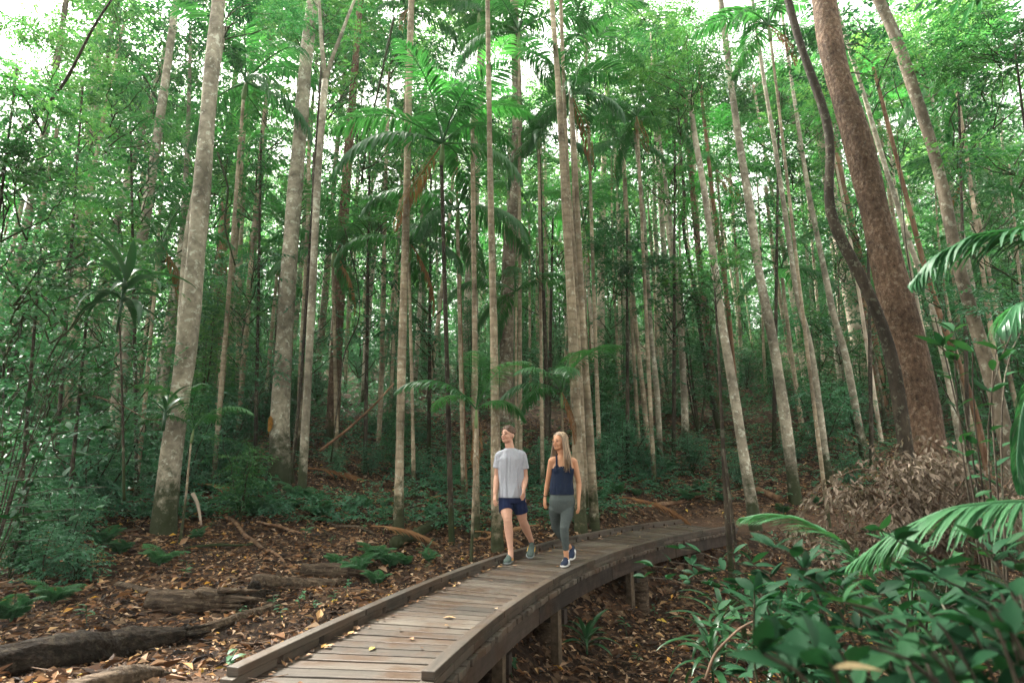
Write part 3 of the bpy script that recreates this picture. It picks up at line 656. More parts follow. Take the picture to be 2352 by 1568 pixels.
T([(1989,1062,20),(1964,932,17),(1936,781,16),(1922,760,15),(1890,605,13),(1859,454,11),(1837,312,9),(1820,200,8)], 'bark_pale', 'leaning pale trunk just left of the big brown tree', ext=4, crown=('air', 1.3))
T([(1700,1010,13),(1690,900,12),(1672,700,11),(1640,480,10),(1620,300,9)], 'bark_red', 'thin reddish stem up the slope left of the straight thick spotted trunk', ext=3, crown=('smallb', 1.1), n=8)
T([(1851,905,13),(1838,790,12),(1812,640,11),(1785,500,10),(1765,400,8)], 'bark_gum', 'thin orange-tinted gum up the slope behind the tall lean spotted trunk', ext=5, crown=('high', .7), n=8)
T([(1647,957,20),(1627,781,17),(1606,600,15),(1590,430,13),(1580,330,11)], 'bark_brown', 'brown trunk up the slope beside the crooked black stem', ext=3, crown=('air', 1.3))
T([(2130,1060,84),(2112,900,76),(2090,781,74),(2061,706,72),(2031,580,68),(1996,428,62),(1965,302,60),(1915,151,54),(1892,0,52)], 'bark_brown', 'biggest trunk, brown with knobbly bark, leaning left above the dead brown bush', ext=5, n=26, crown=('air', 1.3), buttress=.1, Y=9.6)
BIG = HERO[-1]
T([(2084,1060,36),(2062,900,31),(2044,781,30),(2026,752,28),(2014,706,25),(1975,630,25),(1935,552,26),(1893,500,25),(1906,403,21),(1912,312,20),(1885,227,20),(1844,126,18),(1809,0,17)], 'bark_dark', 'dark crooked trunk with a sharp bend against the biggest brown tree', ext=5, n=16, crown=('air', 1.3), buttress=.1, Y=9.0)
T([(2330,1100,36),(2316,1032,34),(2290,907,31),(2250,781,30),(2212,655,28),(2187,554,24),(2167,428,24),(2132,302,24),(2096,202,24),(2058,76,25),(2016,0,24)], 'bark_grey', 'dark trunk blotched with white lichen low down, right of the biggest brown tree', ext=4, n=16, crown=('air', 1.4), Y=8.6)
T([(2216,1060,17),(2185,900,15),(2140,690,13),(2086,554,11),(2056,454,11),(2016,328,11),(1980,202,9),(1930,50,9)], 'bark_pale', 'thin pale leaning stem seen behind the biggest brown tree', ext=4, crown=('air', 1.3), Y=13.5)
T([(2262,1040,15),(2240,932,14),(2195,821,13),(2150,700,12),(2120,600,11)], 'bark_red', 'thin orange brown stem between the biggest tree and the lichen-blotched dark trunk', ext=5, crown=('air', 1.3), Y=12)
T([(1985,860,36),(1972,790,36),(1955,690,32),(1935,590,28)], 'bark_gum', 'broad whitish gum far back, seen to the left of the biggest brown tree', ext=9, crown=('high', 1.3), Y=27)
T([(175,760,40),(192,560,30),(205,400,27),(212,250,24)], 'bark_gum', 'broad whitish gum behind the foliage at the far left', ext=5, crown=('high', 1.2), Y=26)
T([(1544,930,15),(1538,781,15),(1530,640,14),(1518,480,12)], 'bark_pale', 'short-looking pale trunk up the slope right of the close pair of palm stems', ext=5, crown=('air', 1.3))
T([(1070,1120,11),(1062,900,9),(1057,700,8),(1052,560,7)], 'bark_red', 'thin red-brown stem left of the young palm near the man', ext=3, crown=('small', 1.), n=8, Y=13)
T([(868,1060,13),(875,900,12),(880,700,11),(884,500,10),(888,330,9)], 'bark_palm', 'slim stem left of the mossy-footed palm stem, half in leaves', ext=2.5, crown=('small', 1.2), n=9, low=[('small', 880, 480, .9), ('small', 905, 400, .8)])
T([(2000,720,22),(1975,600,20),(1950,500,18)], 'bark_red', 'rusty trunk far behind the crooked dark trunk', ext=6, crown=('airb', 1.4), Y=22)
T([(1664,1130,17),(1660,1030,11),(1655,900,8),(1650,800,6)], 'bark_dark', 'thin dark sapling with a broken knot at the far end of the bridge', ext=1, crown=('small', .45), n=8, Y=8.9, name='sapling')
T([(1700,1340,11),(1688,1240,9),(1672,1100,8),(1662,1030,6)], 'bark_dark', 'dead stick-like sapling standing in the leaf litter beside the bridge end', ext=0, crown=None, n=7, Y=7.6, name='sapling')

# ------------------------------------------------------------ palms with visible crowns
def palm_px(u, v, Y, base=None, n=9, sc=1., bright=False, dead=1, hang=.25, wpx=10, label='', group=None, mat='bark_palm', shaft=True, kinds=None, bu=None, name='palm'):
    """crown centre at a pixel and a distance; the stem runs down to the ground (or base pixel column bu)"""
    sc = sc*(1.1 if Y < 16 and name == 'palm' else 1.1); top = at(u, v, Y); bx = top[0] if bu is None else at(bu[0], bu[1], Y)[0]
    g = np.array([bx, Y, float(ground(bx, Y))])
    root = empty(name, g, 0, label, 'palm', group); rel = top-g
    h = rel[2]; k = np.linspace(0, 1, 8); P = np.stack([rel[0]*k, 0*k+.03*np.sin(k*5), (h-(.5*sc if shaft else 0))*k], 1)
    r0 = wpx*Y/FD/2
    trunk_obj('trunk', P, np.linspace(r0*1.15, r0*.8, 8), M[mat], root, 9, buttress=.2)
    if shaft:
        mb = MB(); kk = np.linspace(0, 1, 6); mb.tube(P[-1]+(rel-P[-1])*kk[:, None], r0*np.array([.85, 1.35, 1.3, 1.1, .9, .6]), 9); obj('crownshaft', mb.mesh('crownshaft'), M['palm_shaft'], root)
    put_fronds(root, rel, n, sc, bright, dead, hang, seedrot=random.random()*6, kinds=kinds)
    HERO.append((g[0], g[1])); return root
G = 'feather palms with arching fronds'
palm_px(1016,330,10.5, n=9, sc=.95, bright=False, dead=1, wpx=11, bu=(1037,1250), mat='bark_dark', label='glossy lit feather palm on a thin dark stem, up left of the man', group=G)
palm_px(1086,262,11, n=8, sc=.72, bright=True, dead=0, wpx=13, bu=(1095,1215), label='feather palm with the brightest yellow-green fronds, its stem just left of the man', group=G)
palm_px(1052,480,12.5, n=8, sc=1., dead=0, wpx=9, hang=.6, bu=(1064,1200), label='dark feather palm with long hanging fronds, below the glossy lit palm', group=G, kinds=['arch', 'hang', 'out', 'hang'])
palm_px(942,560,13, n=6, sc=.9, dead=1, wpx=8, bu=(952,1100), label='low feather palm whose fronds cross the mossy-footed stem left of the man', group=G, kinds=['arch', 'out', 'arch', 'hang'])
palm_px(565,190,13, n=9, sc=1., dead=0, wpx=10, bu=(497,1050), label='dark feather palm high behind the thick pale trunk on the left', group=G, hang=.4)
palm_px(768,580,15, n=7, sc=.85, dead=1, wpx=9, bu=(775,1050), hang=.5, label='feather palm with fronds drooping right of the scarred grey trunk', group=G)
palm_px(640,600,19, n=7, sc=1., dead=0, wpx=9, hang=.4, label='feather palm half hidden behind the scarred grey trunk', group=G)
palm_px(1192,75,14, n=9, sc=1., dead=0, wpx=9, label='feather palm crown at the top, across the rough buttressed trunk', group=G)
palm_px(1345,90,15, n=9, sc=1., dead=0, wpx=9, label='feather palm crown at the top, right of the stems behind the woman', group=G)
palm_px(1310,215,12, n=8, sc=.9, dead=1, wpx=9, hang=.5, bu=(1340,1100), label='feather palm crown with brown dead fronds, on the stems behind the woman', group=G)
palm_px(1237,310,13.5, n=8, sc=.8, dead=0, wpx=8, hang=.4, label='feather palm crown on the dark slim stem between the man and the woman', group=G)
palm_px(1462,268,15, n=9, sc=.9, dead=1, wpx=9, bu=(1500,1050), label='feather palm crown topping the close pair of fine stems', group=G)
palm_px(1428,330,17, n=7, sc=.8, dead=1, wpx=8, bu=(1470,1060), hang=.5, label='smaller feather palm crown just left below the one topping the close pair', group=G)
palm_px(1100,30,17, n=9, sc=1., dead=0, wpx=8, label='feather palm crown at the top, above the brightest palm', group=G)
palm_px(940,20,18, n=8, sc=.95, dead=1, wpx=7, hang=.5, label='feather palm crown at the top left, on the mossy-footed stem', group=G)
palm_px(1765,60,13, n=9, sc=.95, dead=1, wpx=8, bu=(1880,1000), hang=.5, label='feather palm crown at the top between the two lean spotted trunks', group=G)
palm_px(1185,670,13.5, n=6, sc=.75, dead=0, wpx=7, label='small feather palm with grey-green fronds in front of the rough buttressed trunk', group=G, kinds=['arch', 'out', 'hang'])
palm_px(1340,515,20, n=7, sc=1., dead=0, wpx=6, label='feather palm far back, its crown right of the three stems behind the woman', group=G)
palm_px(1215,470,22, n=7, sc=.95, dead=0, wpx=6, label='feather palm far back, seen between the rough trunk and the dark slim stem', group=G)
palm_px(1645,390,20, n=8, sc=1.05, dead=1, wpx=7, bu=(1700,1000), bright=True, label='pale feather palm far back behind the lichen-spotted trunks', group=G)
palm_px(2190,180,15, n=8, sc=1., dead=0, wpx=10, bu=(2290,900), label='dark feather palm high on the right behind the lichen-blotched trunk', group=G)
palm_px(2225,400,17, n=8, sc=.9, dead=1, wpx=9, hang=.5, bu=(2330,900), label='feather palm with yellowing fronds on the right edge', group=G)
palm_px(370,560,12, n=6, sc=.8, dead=1, wpx=9, bu=(330,1000), hang=.5, label='low feather palm left of the thick pale trunk', group=G)
# young palms
palm_px(1094,940,9.1, n=5, sc=.55, dead=1, wpx=6, bu=(1082,1268), label='young palm with a brown dead frond hanging, beside the man', group='young palms behind the walkers', kinds=['out', 'up', 'arch'], name='young_palm')
palm_px(1290,900,10.2, n=6, sc=.55, bright=False, dead=1, wpx=6, bu=(1300,1190), label='young palm with fresh green fronds between the man and the woman', group='young palms behind the walkers', kinds=['out', 'up', 'arch'], name='young_palm')
palm_px(445,985,9.5, n=5, sc=.42, dead=0, wpx=5, label='young palm tuft right of the foot of the thick pale trunk', group='young palms behind the walkers', kinds=['out', 'up'], name='young_palm')
for i, (u, v, Y) in enumerate([(835,180,30),(1385,400,32),(700,330,27),(1130,520,30),(1500,160,26),(1960,330,28)]):
    palm_px(u, v, Y, n=8, sc=1.15, bright=bool(i % 2), dead=0, wpx=5, label=['feather palm far off above the white gums left of centre','feather palm far off, right of the stems behind the woman','feather palm far off, right of the scarred grey trunk','feather palm far off, left of the rough buttressed trunk','feather palm far off, high above the close pair of stems','feather palm far off, left of the biggest brown tree'][i], group='far feather palms')
# ------------------------------------------------------------ the forest behind
OCC = list(HERO)
LM = [(60, 'the far left edge'), (235, 'the slim pale trunk'), (380, 'the mossy-footed pale trunk'), (500, 'the reddish trunk'), (655, 'the scarred grey trunk'), (715, 'the forked trunk'), (780, 'the peeling gum'),
      (870, 'the slim stem in leaves'), (922, 'the mossy palm stem'), (1035, 'the glossy lit palm'), (1092, 'the brightest palm'), (1136, 'the man'), (1180, 'the buttressed trunk'), (1255, 'the dark palm stem'), (1325, 'the woman'),
      (1400, "the woman's stems"), (1485, 'the close pair of stems'), (1545, 'the short pale trunk'), (1620, 'the crooked black stem'), (1690, 'the bridge end'), (1790, 'the thick spotted trunk'), (1870, 'the lean spotted trunk'), (1950, 'the leaning pale trunk'),
      (2060, 'the crooked dark trunk'), (2130, 'the biggest trunk'), (2210, 'the orange brown stem'), (2290, 'the blotched trunk'), (2400, 'the right edge')]
USED = {}
def where(x, y):
    u = 1176+FD*x/(y*math.cos(PITCH)+.2); j = min(range(len(LM)), key=lambda k: abs(LM[k][0]-u)); d = u-LM[j][0]
    return ('behind ' if abs(d) < 14 else ('left of ' if d < 0 else 'right of '))+LM[j][1]
def far_word(y): return 'far upslope' if y > 40 else ('high upslope' if y > 30 else ('mid slope' if y > 22 else ('low on slope' if y > 15 else 'at slope foot')))
def lab_for(nm, x, y, size):
    w = where(x, y)
    for adj in ('', 'tall ' if size > 1.05 else 'short ', 'upper ' if y > 22 else 'nearer ', 'larger ' if size > 1.05 else 'smaller '):
        L = f'{adj}{nm}, {far_word(y)}, {w}'
        if L not in USED and len(L.split()) <= 16: USED[L] = 1; return L
    return f'{nm}, {far_word(y)}, {w}'
def free(x, y, d):
    return all((x-a)**2+(y-b)**2 > d*d for a, b in OCC)
def proto_tree(mat, kinds, top, h, r0, low, lo=.2):
    root = empty('tree', (0, 0, -50), 0, 'x', 'tree'); n = 9; k = np.linspace(0, 1, n)
    P = np.stack([.35*np.sin(k*3+random.random()*6)*k, .3*np.sin(k*2+random.random()*6)*k, h*k], 1)
    trunk_obj('trunk', P, np.linspace(r0, r0*.4, n), M[mat], root, 8, buttress=.2)
    if top: add_crown(root, top, P[-1]+[0, 0, .3], 1., barkmat=mat)
    for q in range(low):
        z = h*(lo+(1-lo)*(q+random.random())/low); a = random.random()*6.28; d = .5+.9*random.random()
        add_crown(root, random.choice(kinds), (d*math.cos(a), d*math.sin(a), z), .7+.5*random.random(), barkmat=mat)
    return root
PT = [('slender grey trunk with green sprays', proto_tree('bark_pale', ['air', 'airb'], 'air', 11, .09, 5, .35)), ('thin brown trunk with dark leaves', proto_tree('bark_red', ['aird', 'air'], 'aird', 8, .07, 4)),
      ('pale gum with bright crown', proto_tree('bark_gum', ['airb'], 'high', 17, .2, 3, .5)), ('grey trunk with yellow-green leaves', proto_tree('bark_pale', ['airb', 'air'], 'airb', 13, .12, 6, .3)),
      ('thin bare stem', proto_tree('bark_palm', ['air'], 'air', 11, .07, 1, .7)), ('short stem with blue-green leaves', proto_tree('bark_grey', ['airl', 'aird'], 'airl', 6.5, .05, 6, .15)),
      ('leafy young tree', proto_tree('bark_dark', ['airl', 'air', 'aird'], 'air', 4.5, .035, 5, .25))]
def place_forest(n, y0, y1, mind, weights):
    c = 0; tries = 0
    while c < n and tries < n*30:
        tries += 1
        y = y0+(y1-y0)*random.random(); x = (random.random()*2-1)*(y*.92+2)
        if not free(x, y, mind): continue
        if y < 16 and (abs(x-1.2) < 3.2 or x > 2): continue
        if y < 20 and -.27*y < x < .24*y: continue
        i = random.choices(range(len(PT)), weights)[0]; OCC.append((x, y)); nm, p = PT[i]; sc = .8+.5*random.random()
        copy_thing(p, (x, y, float(ground(x, y))-.05), random.random()*6.28, sc, lab_for(nm, x, y, sc), 'forest trees: '+nm, tilt=(R(random.gauss(0, 2)), R(random.gauss(0, 2))))
        c += 1
TALL = [('pale light-crowned tree', proto_tree('bark_pale', ['airb', 'air'], 'high', 17, .13, 4, .6)), ('big airy-crowned tree', proto_tree('bark_grey', ['airb', 'airb'], 'bright', 20, .15, 4, .6)), ('tall thin white stem', proto_tree('bark_gum', ['airb'], 'airb', 15, .08, 3, .6))]
PALMS = []
for hh in (6.5, 9, 12):
    pr = empty('palm', (0, 0, -50), 0, 'x', 'palm'); kk = np.linspace(0, 1, 8)
    trunk_obj('trunk', np.stack([.3*np.sin(kk*2), .1*kk, (hh-.4)*kk], 1), np.linspace(.085, .06, 8), M['bark_palm'], pr, 8, buttress=.2)
    put_fronds(pr, (.3*math.sin(2), .1, hh), 8, 1., hh > 8, 0, .35); PALMS.append((dict([(6.5, 'low'), (9, 'middle-height'), (12, 'high')])[hh]+' feather palm', pr))
def place_more(n, lst, y0, y1, mind):
    c = 0; tries = 0
    while c < n and tries < n*30:
        tries += 1; y = y0+(y1-y0)*random.random(); x = (random.random()*2-1)*(y*.9+1)
        if not free(x, y, mind) or (y < 17 and -1 < x < 8) or (y < 20 and -.27*y < x < .24*y): continue
        nm, p = random.choice(lst); OCC.append((x, y)); sc = .85+.35*random.random()
        copy_thing(p, (x, y, float(ground(x, y))-.05), random.random()*6.28, sc, lab_for(nm, x, y, sc), 'forest trees: '+nm, tilt=(R(random.gauss(0, 1.5)), R(random.gauss(0, 1.5)))); c += 1
place_more(26, TALL, 17, 34, 1.4); place_more(26, PALMS, 15, 34, 1.2)
place_forest(34, 13.5, 24, 1.3, [3, 3, 0, 2, 5, 3, 3])
place_forest(66, 24, 38, 1.4, [5, 3, 3, 4, 6, 2, 2])
place_forest(64, 38, 62, 2., [3, 2, 6, 5, 2, 2, 1])
def drop_proto(lst):
    for _, p in lst:
        for ch in list(p.children):
            for g in list(ch.children): bpy.data.objects.remove(g)
            bpy.data.objects.remove(ch)
        bpy.data.objects.remove(p)
place_more(20, [PT[4], TALL[2]], 18, 40, 1.0)
drop_proto(PT+TALL+PALMS)

# ------------------------------------------------------------ understorey shrubs and saplings
def proto_shrub(h, rad, nst, leafL, mat, per=1.):
    root = empty('shrub', (0, 0, -50), 0, 'x', 'shrub'); mb = MB(); lf = MB()
    for s_ in range(nst):
        a = random.random()*6.28; k = np.linspace(0, 1, 7); rr = rad*random.random()**.7
        P = np.stack([np.cos(a)*rr*k+.05*rng.normal(size=7)*k, np.sin(a)*rr*k+.05*rng.normal(size=7)*k, h*(.6+.4*random.random())*k], 1)
        mb.tube(P, np.linspace(.018, .006, 7)*(h/2)**.5, 5, cap=False)
        m = int(26*h/2*per); t = .2+.8*rng.random(m); b = np.stack([np.interp(t, k, P[:, j]) for j in range(3)], 1)
        D = unit(rng.normal(size=(m, 3))); D[:, 2] = D[:, 2]*.3+.12
        spray(lf, b, D, (.35+.45*rng.random(m))*(h/2)**.4*(1.15-.5*t), 9, leafL, leafL*.42, np.clip(.35+.3*t+.15*rng.normal(size=m), 0, 1), .35)
    obj('stems', mb.mesh('stems'), M['bark_dark'], root); obj('foliage', lf.mesh('foliage', False), M[mat], root)
    return root
PS = [('dark glossy shrub', proto_shrub(2.6, 1., 6, .12, 'leaf_dark', 1.2)), ('blue-green shrub', proto_shrub(1.9, .9, 6, .10, 'leaf_blue', 1.5)), ('green sapling', proto_shrub(4.2, .9, 4, .12, 'leaf_mid', 1.2)),
      ('low seedling', proto_shrub(.8, .45, 5, .08, 'leaf_blue', 2.)), ('tall dark sapling', proto_shrub(5.5, 1., 4, .12, 'leaf_dark', 1.2)), ('fresh green shrub', proto_shrub(2.2, .9, 5, .10, 'leaf_mid', 1.4))]
def put_shrub(i, x, y, sc=1., lab=None, grp=None, dz=0):
    nm, p = PS[i]
    return copy_thing(p, (x, y, float(ground(x, y))-.03+dz), random.random()*6.28, sc, lab or lab_for(nm, x, y, sc), grp or nm+'s among the trunks')
def litter_gap(x, y):
    """share of the ground the photo shows as open leaf litter"""
    o = 0.
    if y < 10.8 and -4.0 < x < 1.5: o = 1.
    if x > 2.5 and y < 14: o = .95
    if x > 5.5 and y < 17: o = .85
    if .2*y+1 < x < .75*y and 14 < y < 25: o = max(o, .5)
    if -.25*y < x < .1*y and y < 13.: o = max(o, .5)
    return o
cnt = 0
while cnt < 285:
    y = 10.5+ (50-10.5)*random.random()**1.1; x = (random.random()*2-1)*(y*.95+1.5)
    if random.random() < litter_gap(x, y) or on_deck(np.array(x), np.array(y), .8): continue
    if x > 3 and abs(y-12.9) < 1.6: continue
    if y < 14. and x > -.45*y: continue
    i = random.choices(range(6), [4, 4, 4, 1, 4, 3] if y > 16 else [2, 5, 1, 5, 0, 2])[0]
    put_shrub(i, x, y, (.75+.6*random.random())*(.6 if y < 17 and x > -.5*y else (1 if y < 26 else 1.25))); cnt += 1

# ------------------------------------------------------------ far wood and low growth (one mass each)
def far_wood():
    mb = MB(); n = 11500
    y = 58+45*rng.random(n); x = (rng.random(n)*2-1)*(y*1.0+5); z = ground(x, y)+30*rng.random(n)
    top = 21+5*np.sin(x*.13)+4*np.sin(x*.31+2); m = z-ground(x, y) < top; x, y, z = x[m], y[m], z[m]; n = len(x); k = 26
    off = rng.normal(size=(n, k, 3))*[1.3, 1.3, .8]; P = (np.stack([x, y, z], 1)[:, None]+off).reshape(-1, 3)
    D = rng.normal(size=P.shape); D[:, 2] *= .5; tone = np.repeat(rng.random(n), k)
    leaves(mb, P, D, .5, .28, np.clip(tone*.7+.3*rng.random(len(P)), 0, 1), tilt=1.)
    tag(obj('far_wood', mb.mesh('far_wood', False), M['leaf_bright']), kind='stuff')  # brighter leaf colour paints in the pale glow of the distance
far_wood()
def undergrowth():
    mb = MB(); n = 54000
    y = 11+50*rng.random(n)**1.15; x = (rng.random(n)*2-1)*(y*.97+1.5)
    pn = np.sin(x*.7+1)*np.sin(y*.6)+np.sin(x*.31-y*.4)*.8+.35*rng.normal(size=n)
    keep = np.array([random.random() > litter_gap(a, b)*.88 for a, b in zip(x, y)]) & (pn > -.6-(y-15)*.03) & ~on_deck(x, y, .8) & ~((x > 3) & (np.abs(y-12.9) < 1.3))
    x, y = x[keep], y[keep]; n = len(x); h = .12+(.45+np.clip(y-16, 0, 30)*.05)*rng.random(n)**1.5; z = ground(x, y)
    big = 1+np.clip(y-22, 0, 30)*.025
    spray(mb, np.stack([x, y, z+h*.6], 1), unit(rng.normal(size=(n, 3))*[1, 1, .3]+[0, 0, .5]), (.25+.3*rng.random(n))*big, 10, .095, .045, np.clip(.4+.3*rng.normal(size=n), 0, 1), .4)
    tag(obj('undergrowth', mb.mesh('undergrowth', False), M['leaf_blue']), kind='stuff')
undergrowth()
# ------------------------------------------------------------ leafy understorey at both sides and in the middle
def leafy(base, top, Y, crowns, label, w=9, mat='bark_dark', name='understorey_tree', Yr=.5):
    root, rel, Yb = tree_px([(base[0], base[1], w*1.2), (top[0], top[1], w*.5)], mat, label, name, 'tree', 'leafy understorey trees', ext=0, crown=None, n=8, buttress=0, Y=Y)
    for (k, u, v, sc) in crowns: add_crown(root, k, at(u, v, Y+random.uniform(-Yr, Yr))-np.array(root.location), sc, barkmat=mat)
    return root
leafy((60,1150),(95,560),8.5,[('airl',30,900,.85),('aird',120,760,.9),('airl',40,700,.9),('air',150,600,.8),('aird',60,560,.9)],'bushy understorey tree with dark glossy leaves at the far left edge')
leafy((170,1120),(210,620),9.6,[('airl',200,960,.8),('aird',230,820,.8),('airl',120,880,.9),('aird',290,900,.7),('air',260,700,.7)],'leafy understorey tree between the left edge and the slim pale trunk')
leafy((-60,1100),(40,150),7.6,[('air',30,420,.9),('mid',60,300,.45),('aird',-20,560,1.),('airb',110,250,.7)],'tall understorey tree whose branches enter from the upper left edge')
leafy((140,1080),(190,200),10.5,[('airb',160,330,1.),('air',260,250,.9),('mid',120,150,.5),('aird',130,480,.9)],'understorey tree with bright leaves filling the upper left')
leafy((330,1060),(300,300),12,[('air',330,430,1.),('airb',290,520,.9),('airl',330,700,.9),('air',230,640,1.),('aird',330,820,.9)],'understorey tree seen between the two pale trunks on the left')
leafy((590,1060),(600,300),14,[('air',590,420,1.),('airb',620,300,1.),('airl',580,640,1.),('airl',600,850,.9),('air',560,740,.9)],'understorey tree between the reddish trunk and the scarred grey trunk')
leafy((840,1060),(850,300),14.5,[('air',850,640,1.),('airl',830,760,1.),('airb',860,470,1.),('air',840,330,1.)],'understorey tree left of the mossy palm stem')
leafy((985,1050),(990,400),16,[('aird',985,680,1.1),('air',970,560,1.1),('airl',1000,800,1.),('airb',960,420,1.2)],'understorey tree behind the glossy lit palm')
leafy((1440,1050),(1440,500),15.5,[('dark',1440,570,.55),('aird',1425,620,1.),('aird',1400,700,.9)],'dark rounded leafy tree low between the stems right of the woman')
leafy((1545,1020),(1550,300),17,[('air',1540,700,1.1),('airl',1530,830,1.),('airb',1540,420,1.2),('air',1530,160,1.2)],'understorey tree behind the short-looking pale trunk')
leafy((1770,960),(1790,200),18,[('airb',1770,260,1.3),('air',1820,420,1.3),('aird',1720,520,1.2),('airb',1850,330,1.2)],'understorey tree in light leaf between the spotted trunks')
leafy((2180,1000),(2200,150),11,[('air',2180,300,1.),('air',2260,200,1.),('airb',2120,130,.9),('aird',2240,520,.9),('airl',2160,700,.8)],'understorey tree behind the biggest trunk on the right')
leafy((2420,1100),(2330,100),7.8,[('air',2330,120,.9),('mid',2280,60,.45),('air',2320,330,.7),('airl',2340,760,.7),('aird',2330,600,.7)],'understorey tree whose leaves enter from the upper right edge')
leafy((1990,1000),(1990,300),16,[('airb',1990,180,1.1),('air',2040,330,1.),('aird',1960,480,1.)],'light-leaved understorey tree behind the biggest trunk')
leafy((700,1060),(720,350),17,[('airb',690,420,1.2),('air',750,560,1.1),('airl',720,760,1.1),('airb',760,180,1.3)],'understorey tree between the scarred trunk and the peeling gum')
leafy((1260,1040),(1270,500),18,[('airl',1270,820,1.1),('air',1240,640,1.2),('airb',1280,520,1.2)],'understorey tree behind the gap between the man and the woman')

def px_path(pts, Y):
    return np.array([at(u, v, Y if np.isscalar(Y) else y_) for (u, v), y_ in zip(pts, Y if not np.isscalar(Y) else [0]*len(pts))])
def smooth_path(P, n):
    P = np.asarray(P, float); L = np.r_[0, np.cumsum(np.linalg.norm(np.diff(P, axis=0), axis=1))]; s_ = np.linspace(0, L[-1], n); Q = np.stack([np.interp(s_, L, P[:, a]) for a in range(3)], 1)
    for _ in range(3): Q[1:-1] = (Q[:-2]+2*Q[1:-1]+Q[2:])/4
    return Q
# ------------------------------------------------------------ fallen logs and branches
def log_thing(pts, rad, mat, label, name='fallen_log', cat='log', group=None, n=16, wob=.12, lift=.6, rough_end=True, moss=False, stubs=0):
    """pts: pixels along the axis, laid on the ground; rad in metres"""
    P = [];
    for (u, v) in pts: g = gnd(u, v); P.append(g)
    P = np.array(P); rr = np.interp(np.linspace(0, 1, 18), np.linspace(0, 1, len(rad)), rad); Q = smooth_path(P, 18); Q[:, 2] = ground(Q[:, 0], Q[:, 1])+rr*lift
    c = Q.mean(0); c[2] = ground(c[0], c[1]); mb = MB(); Q = Q-c
    k = 1+.05*rng.normal(size=18); mb.tube(Q, rr*k, max(n, 28) if rad[0] > .04 else n, wob=wob*.5, ridge=.05)
    if rough_end:
        d = unit(Q[-1]-Q[-2])
        for _ in range(9):
            o_ = rng.normal(size=3)*rr[-1]*.45; L = rr[-1]*(1+2.5*rng.random()); mb.tube([Q[-1]+o_-d*.05, Q[-1]+o_+d*L*.6, Q[-1]+o_*1.1+d*L], [rr[-1]*.3, rr[-1]*.2, .004], 5)
    for _ in range(stubs):
        i = rng.integers(3, 15); d = unit(rng.normal(size=3)+[0, 0, .8]); mb.tube([Q[i], Q[i]+d*rr[i]*1.9], [rr[i]*.3, rr[i]*.2], 7)
    return tag(obj(name, mb.mesh(name), M[mat], None, c), label, cat, group)
log_thing([(345,1392),(430,1402),(515,1398)],[.10,.125,.125,.12],'log','thick short brown log lying on the litter left of the bridge', stubs=1)
log_thing([(505,1395),(560,1385),(605,1372)],[.10,.08,.05],'log_black','black splintered end piece beside the thick short brown log', wob=.4)
log_thing([(580,1352),(680,1352),(780,1345)],[.10,.09,.07,.05],'log','grey-topped log lying behind the thick short log', wob=.2, stubs=1)
log_thing([(582,1362),(588,1345)],[.07,.05],'log_black','upright splinter of wood at the left end of the grey-topped log', name='wood_splinter', cat='splinter')
log_thing([(690,1318),(750,1322),(800,1325)],[.085,.10,.085],'log','rounded stump-like log behind the grey-topped one, near the ferns', stubs=1)
log_thing([(435,1465),(520,1440),(632,1395)],[.045,.05,.045,.04],'log','long thin dark branch lying in front of the thick short log', name='fallen_branch', cat='branch')
log_thing([(-60,1560),(120,1540),(260,1510),(420,1472)],[.10,.14,.15,.12,.07],'log_black','large rotten black log in the lower left corner', wob=.5)
log_thing([(150,1610),(260,1585),(360,1560)],[.05,.07,.04],'log','second rotten piece in front of the large black log', wob=.35)
log_thing([(270,1345),(330,1362),(375,1378)],[.03,.04,.045],'log','light brown broken branch pointing at the thick short log', name='fallen_branch', cat='branch')
log_thing([(905,1262),(960,1235),(1022,1200)],[.10,.095,.085,.06],'bark_grey','mossy splintered log leaning up the bank at the foot of the palm stem', wob=.3, lift=1., stubs=1)
log_thing([(1736,1128),(1760,1140),(1788,1152)],[.07,.075,.08],'bark_red','short reddish log with a dark cut end beside the track', lift=1., rough_end=False)
log_thing([(1490,1166),(1530,1160),(1565,1156)],[.05,.06,.05],'bark_red','reddish bark slab lying on the litter right of the woman')
log_thing([(1600,1040),(1650,1060),(1700,1095)],[.05,.06,.05],'log','brown log lying down the right slope behind the bridge end', lift=1.)
log_thing([(1840,1080),(1900,1095),(1960,1090)],[.05,.05,.04],'log','dark log on the right slope above the dead bush', lift=1.)
log_thing([(200,1170),(330,1165),(500,1150)],[.04,.05,.04],'bark_red','fallen reddish branch behind the thick pale trunk', name='fallen_branch', cat='branch', lift=1.5)
log_thing([(520,1190),(590,1250),(650,1290)],[.03,.035,.02],'bark_red','fallen thin red-brown branch below the ferns', name='fallen_branch', cat='branch')
log_thing([(690,1185),(740,1220),(770,1240)],[.02,.025,.02],'log','short stick on the litter right of the ferns', name='fallen_branch', cat='branch')
for i, (a, L) in enumerate([((1010,1120),'left of the young palm'),((1420,1120),'right of the woman'),((640,1215),'below the ferns'),((1560,1095),'above the far end of the bridge'),((1650,1020),'on the right slope'),((1500,1110),'above the reddish bark slab'),((800,1215),'above the fern bank'),((1760,1020),'behind the thick spotted trunk'),((1230,1170),'between the walkers'),((1880,1010),'on the upper right slope'),((300,1225),'left of the mossy foot'),((500,1260),'in the litter right of the mossy foot')]):
    dx = random.uniform(50, 90); dy = random.uniform(-22, 22)
    log_thing([(a[0]-dx, a[1]-dy), a, (a[0]+dx, a[1]+dy)], [.018, .028, .015], random.choice(['log', 'bark_red', 'bark_dark']), 'thin fallen branch lying '+L, name='fallen_branch', cat='branch', group='thin fallen branches', lift=2., n=8)
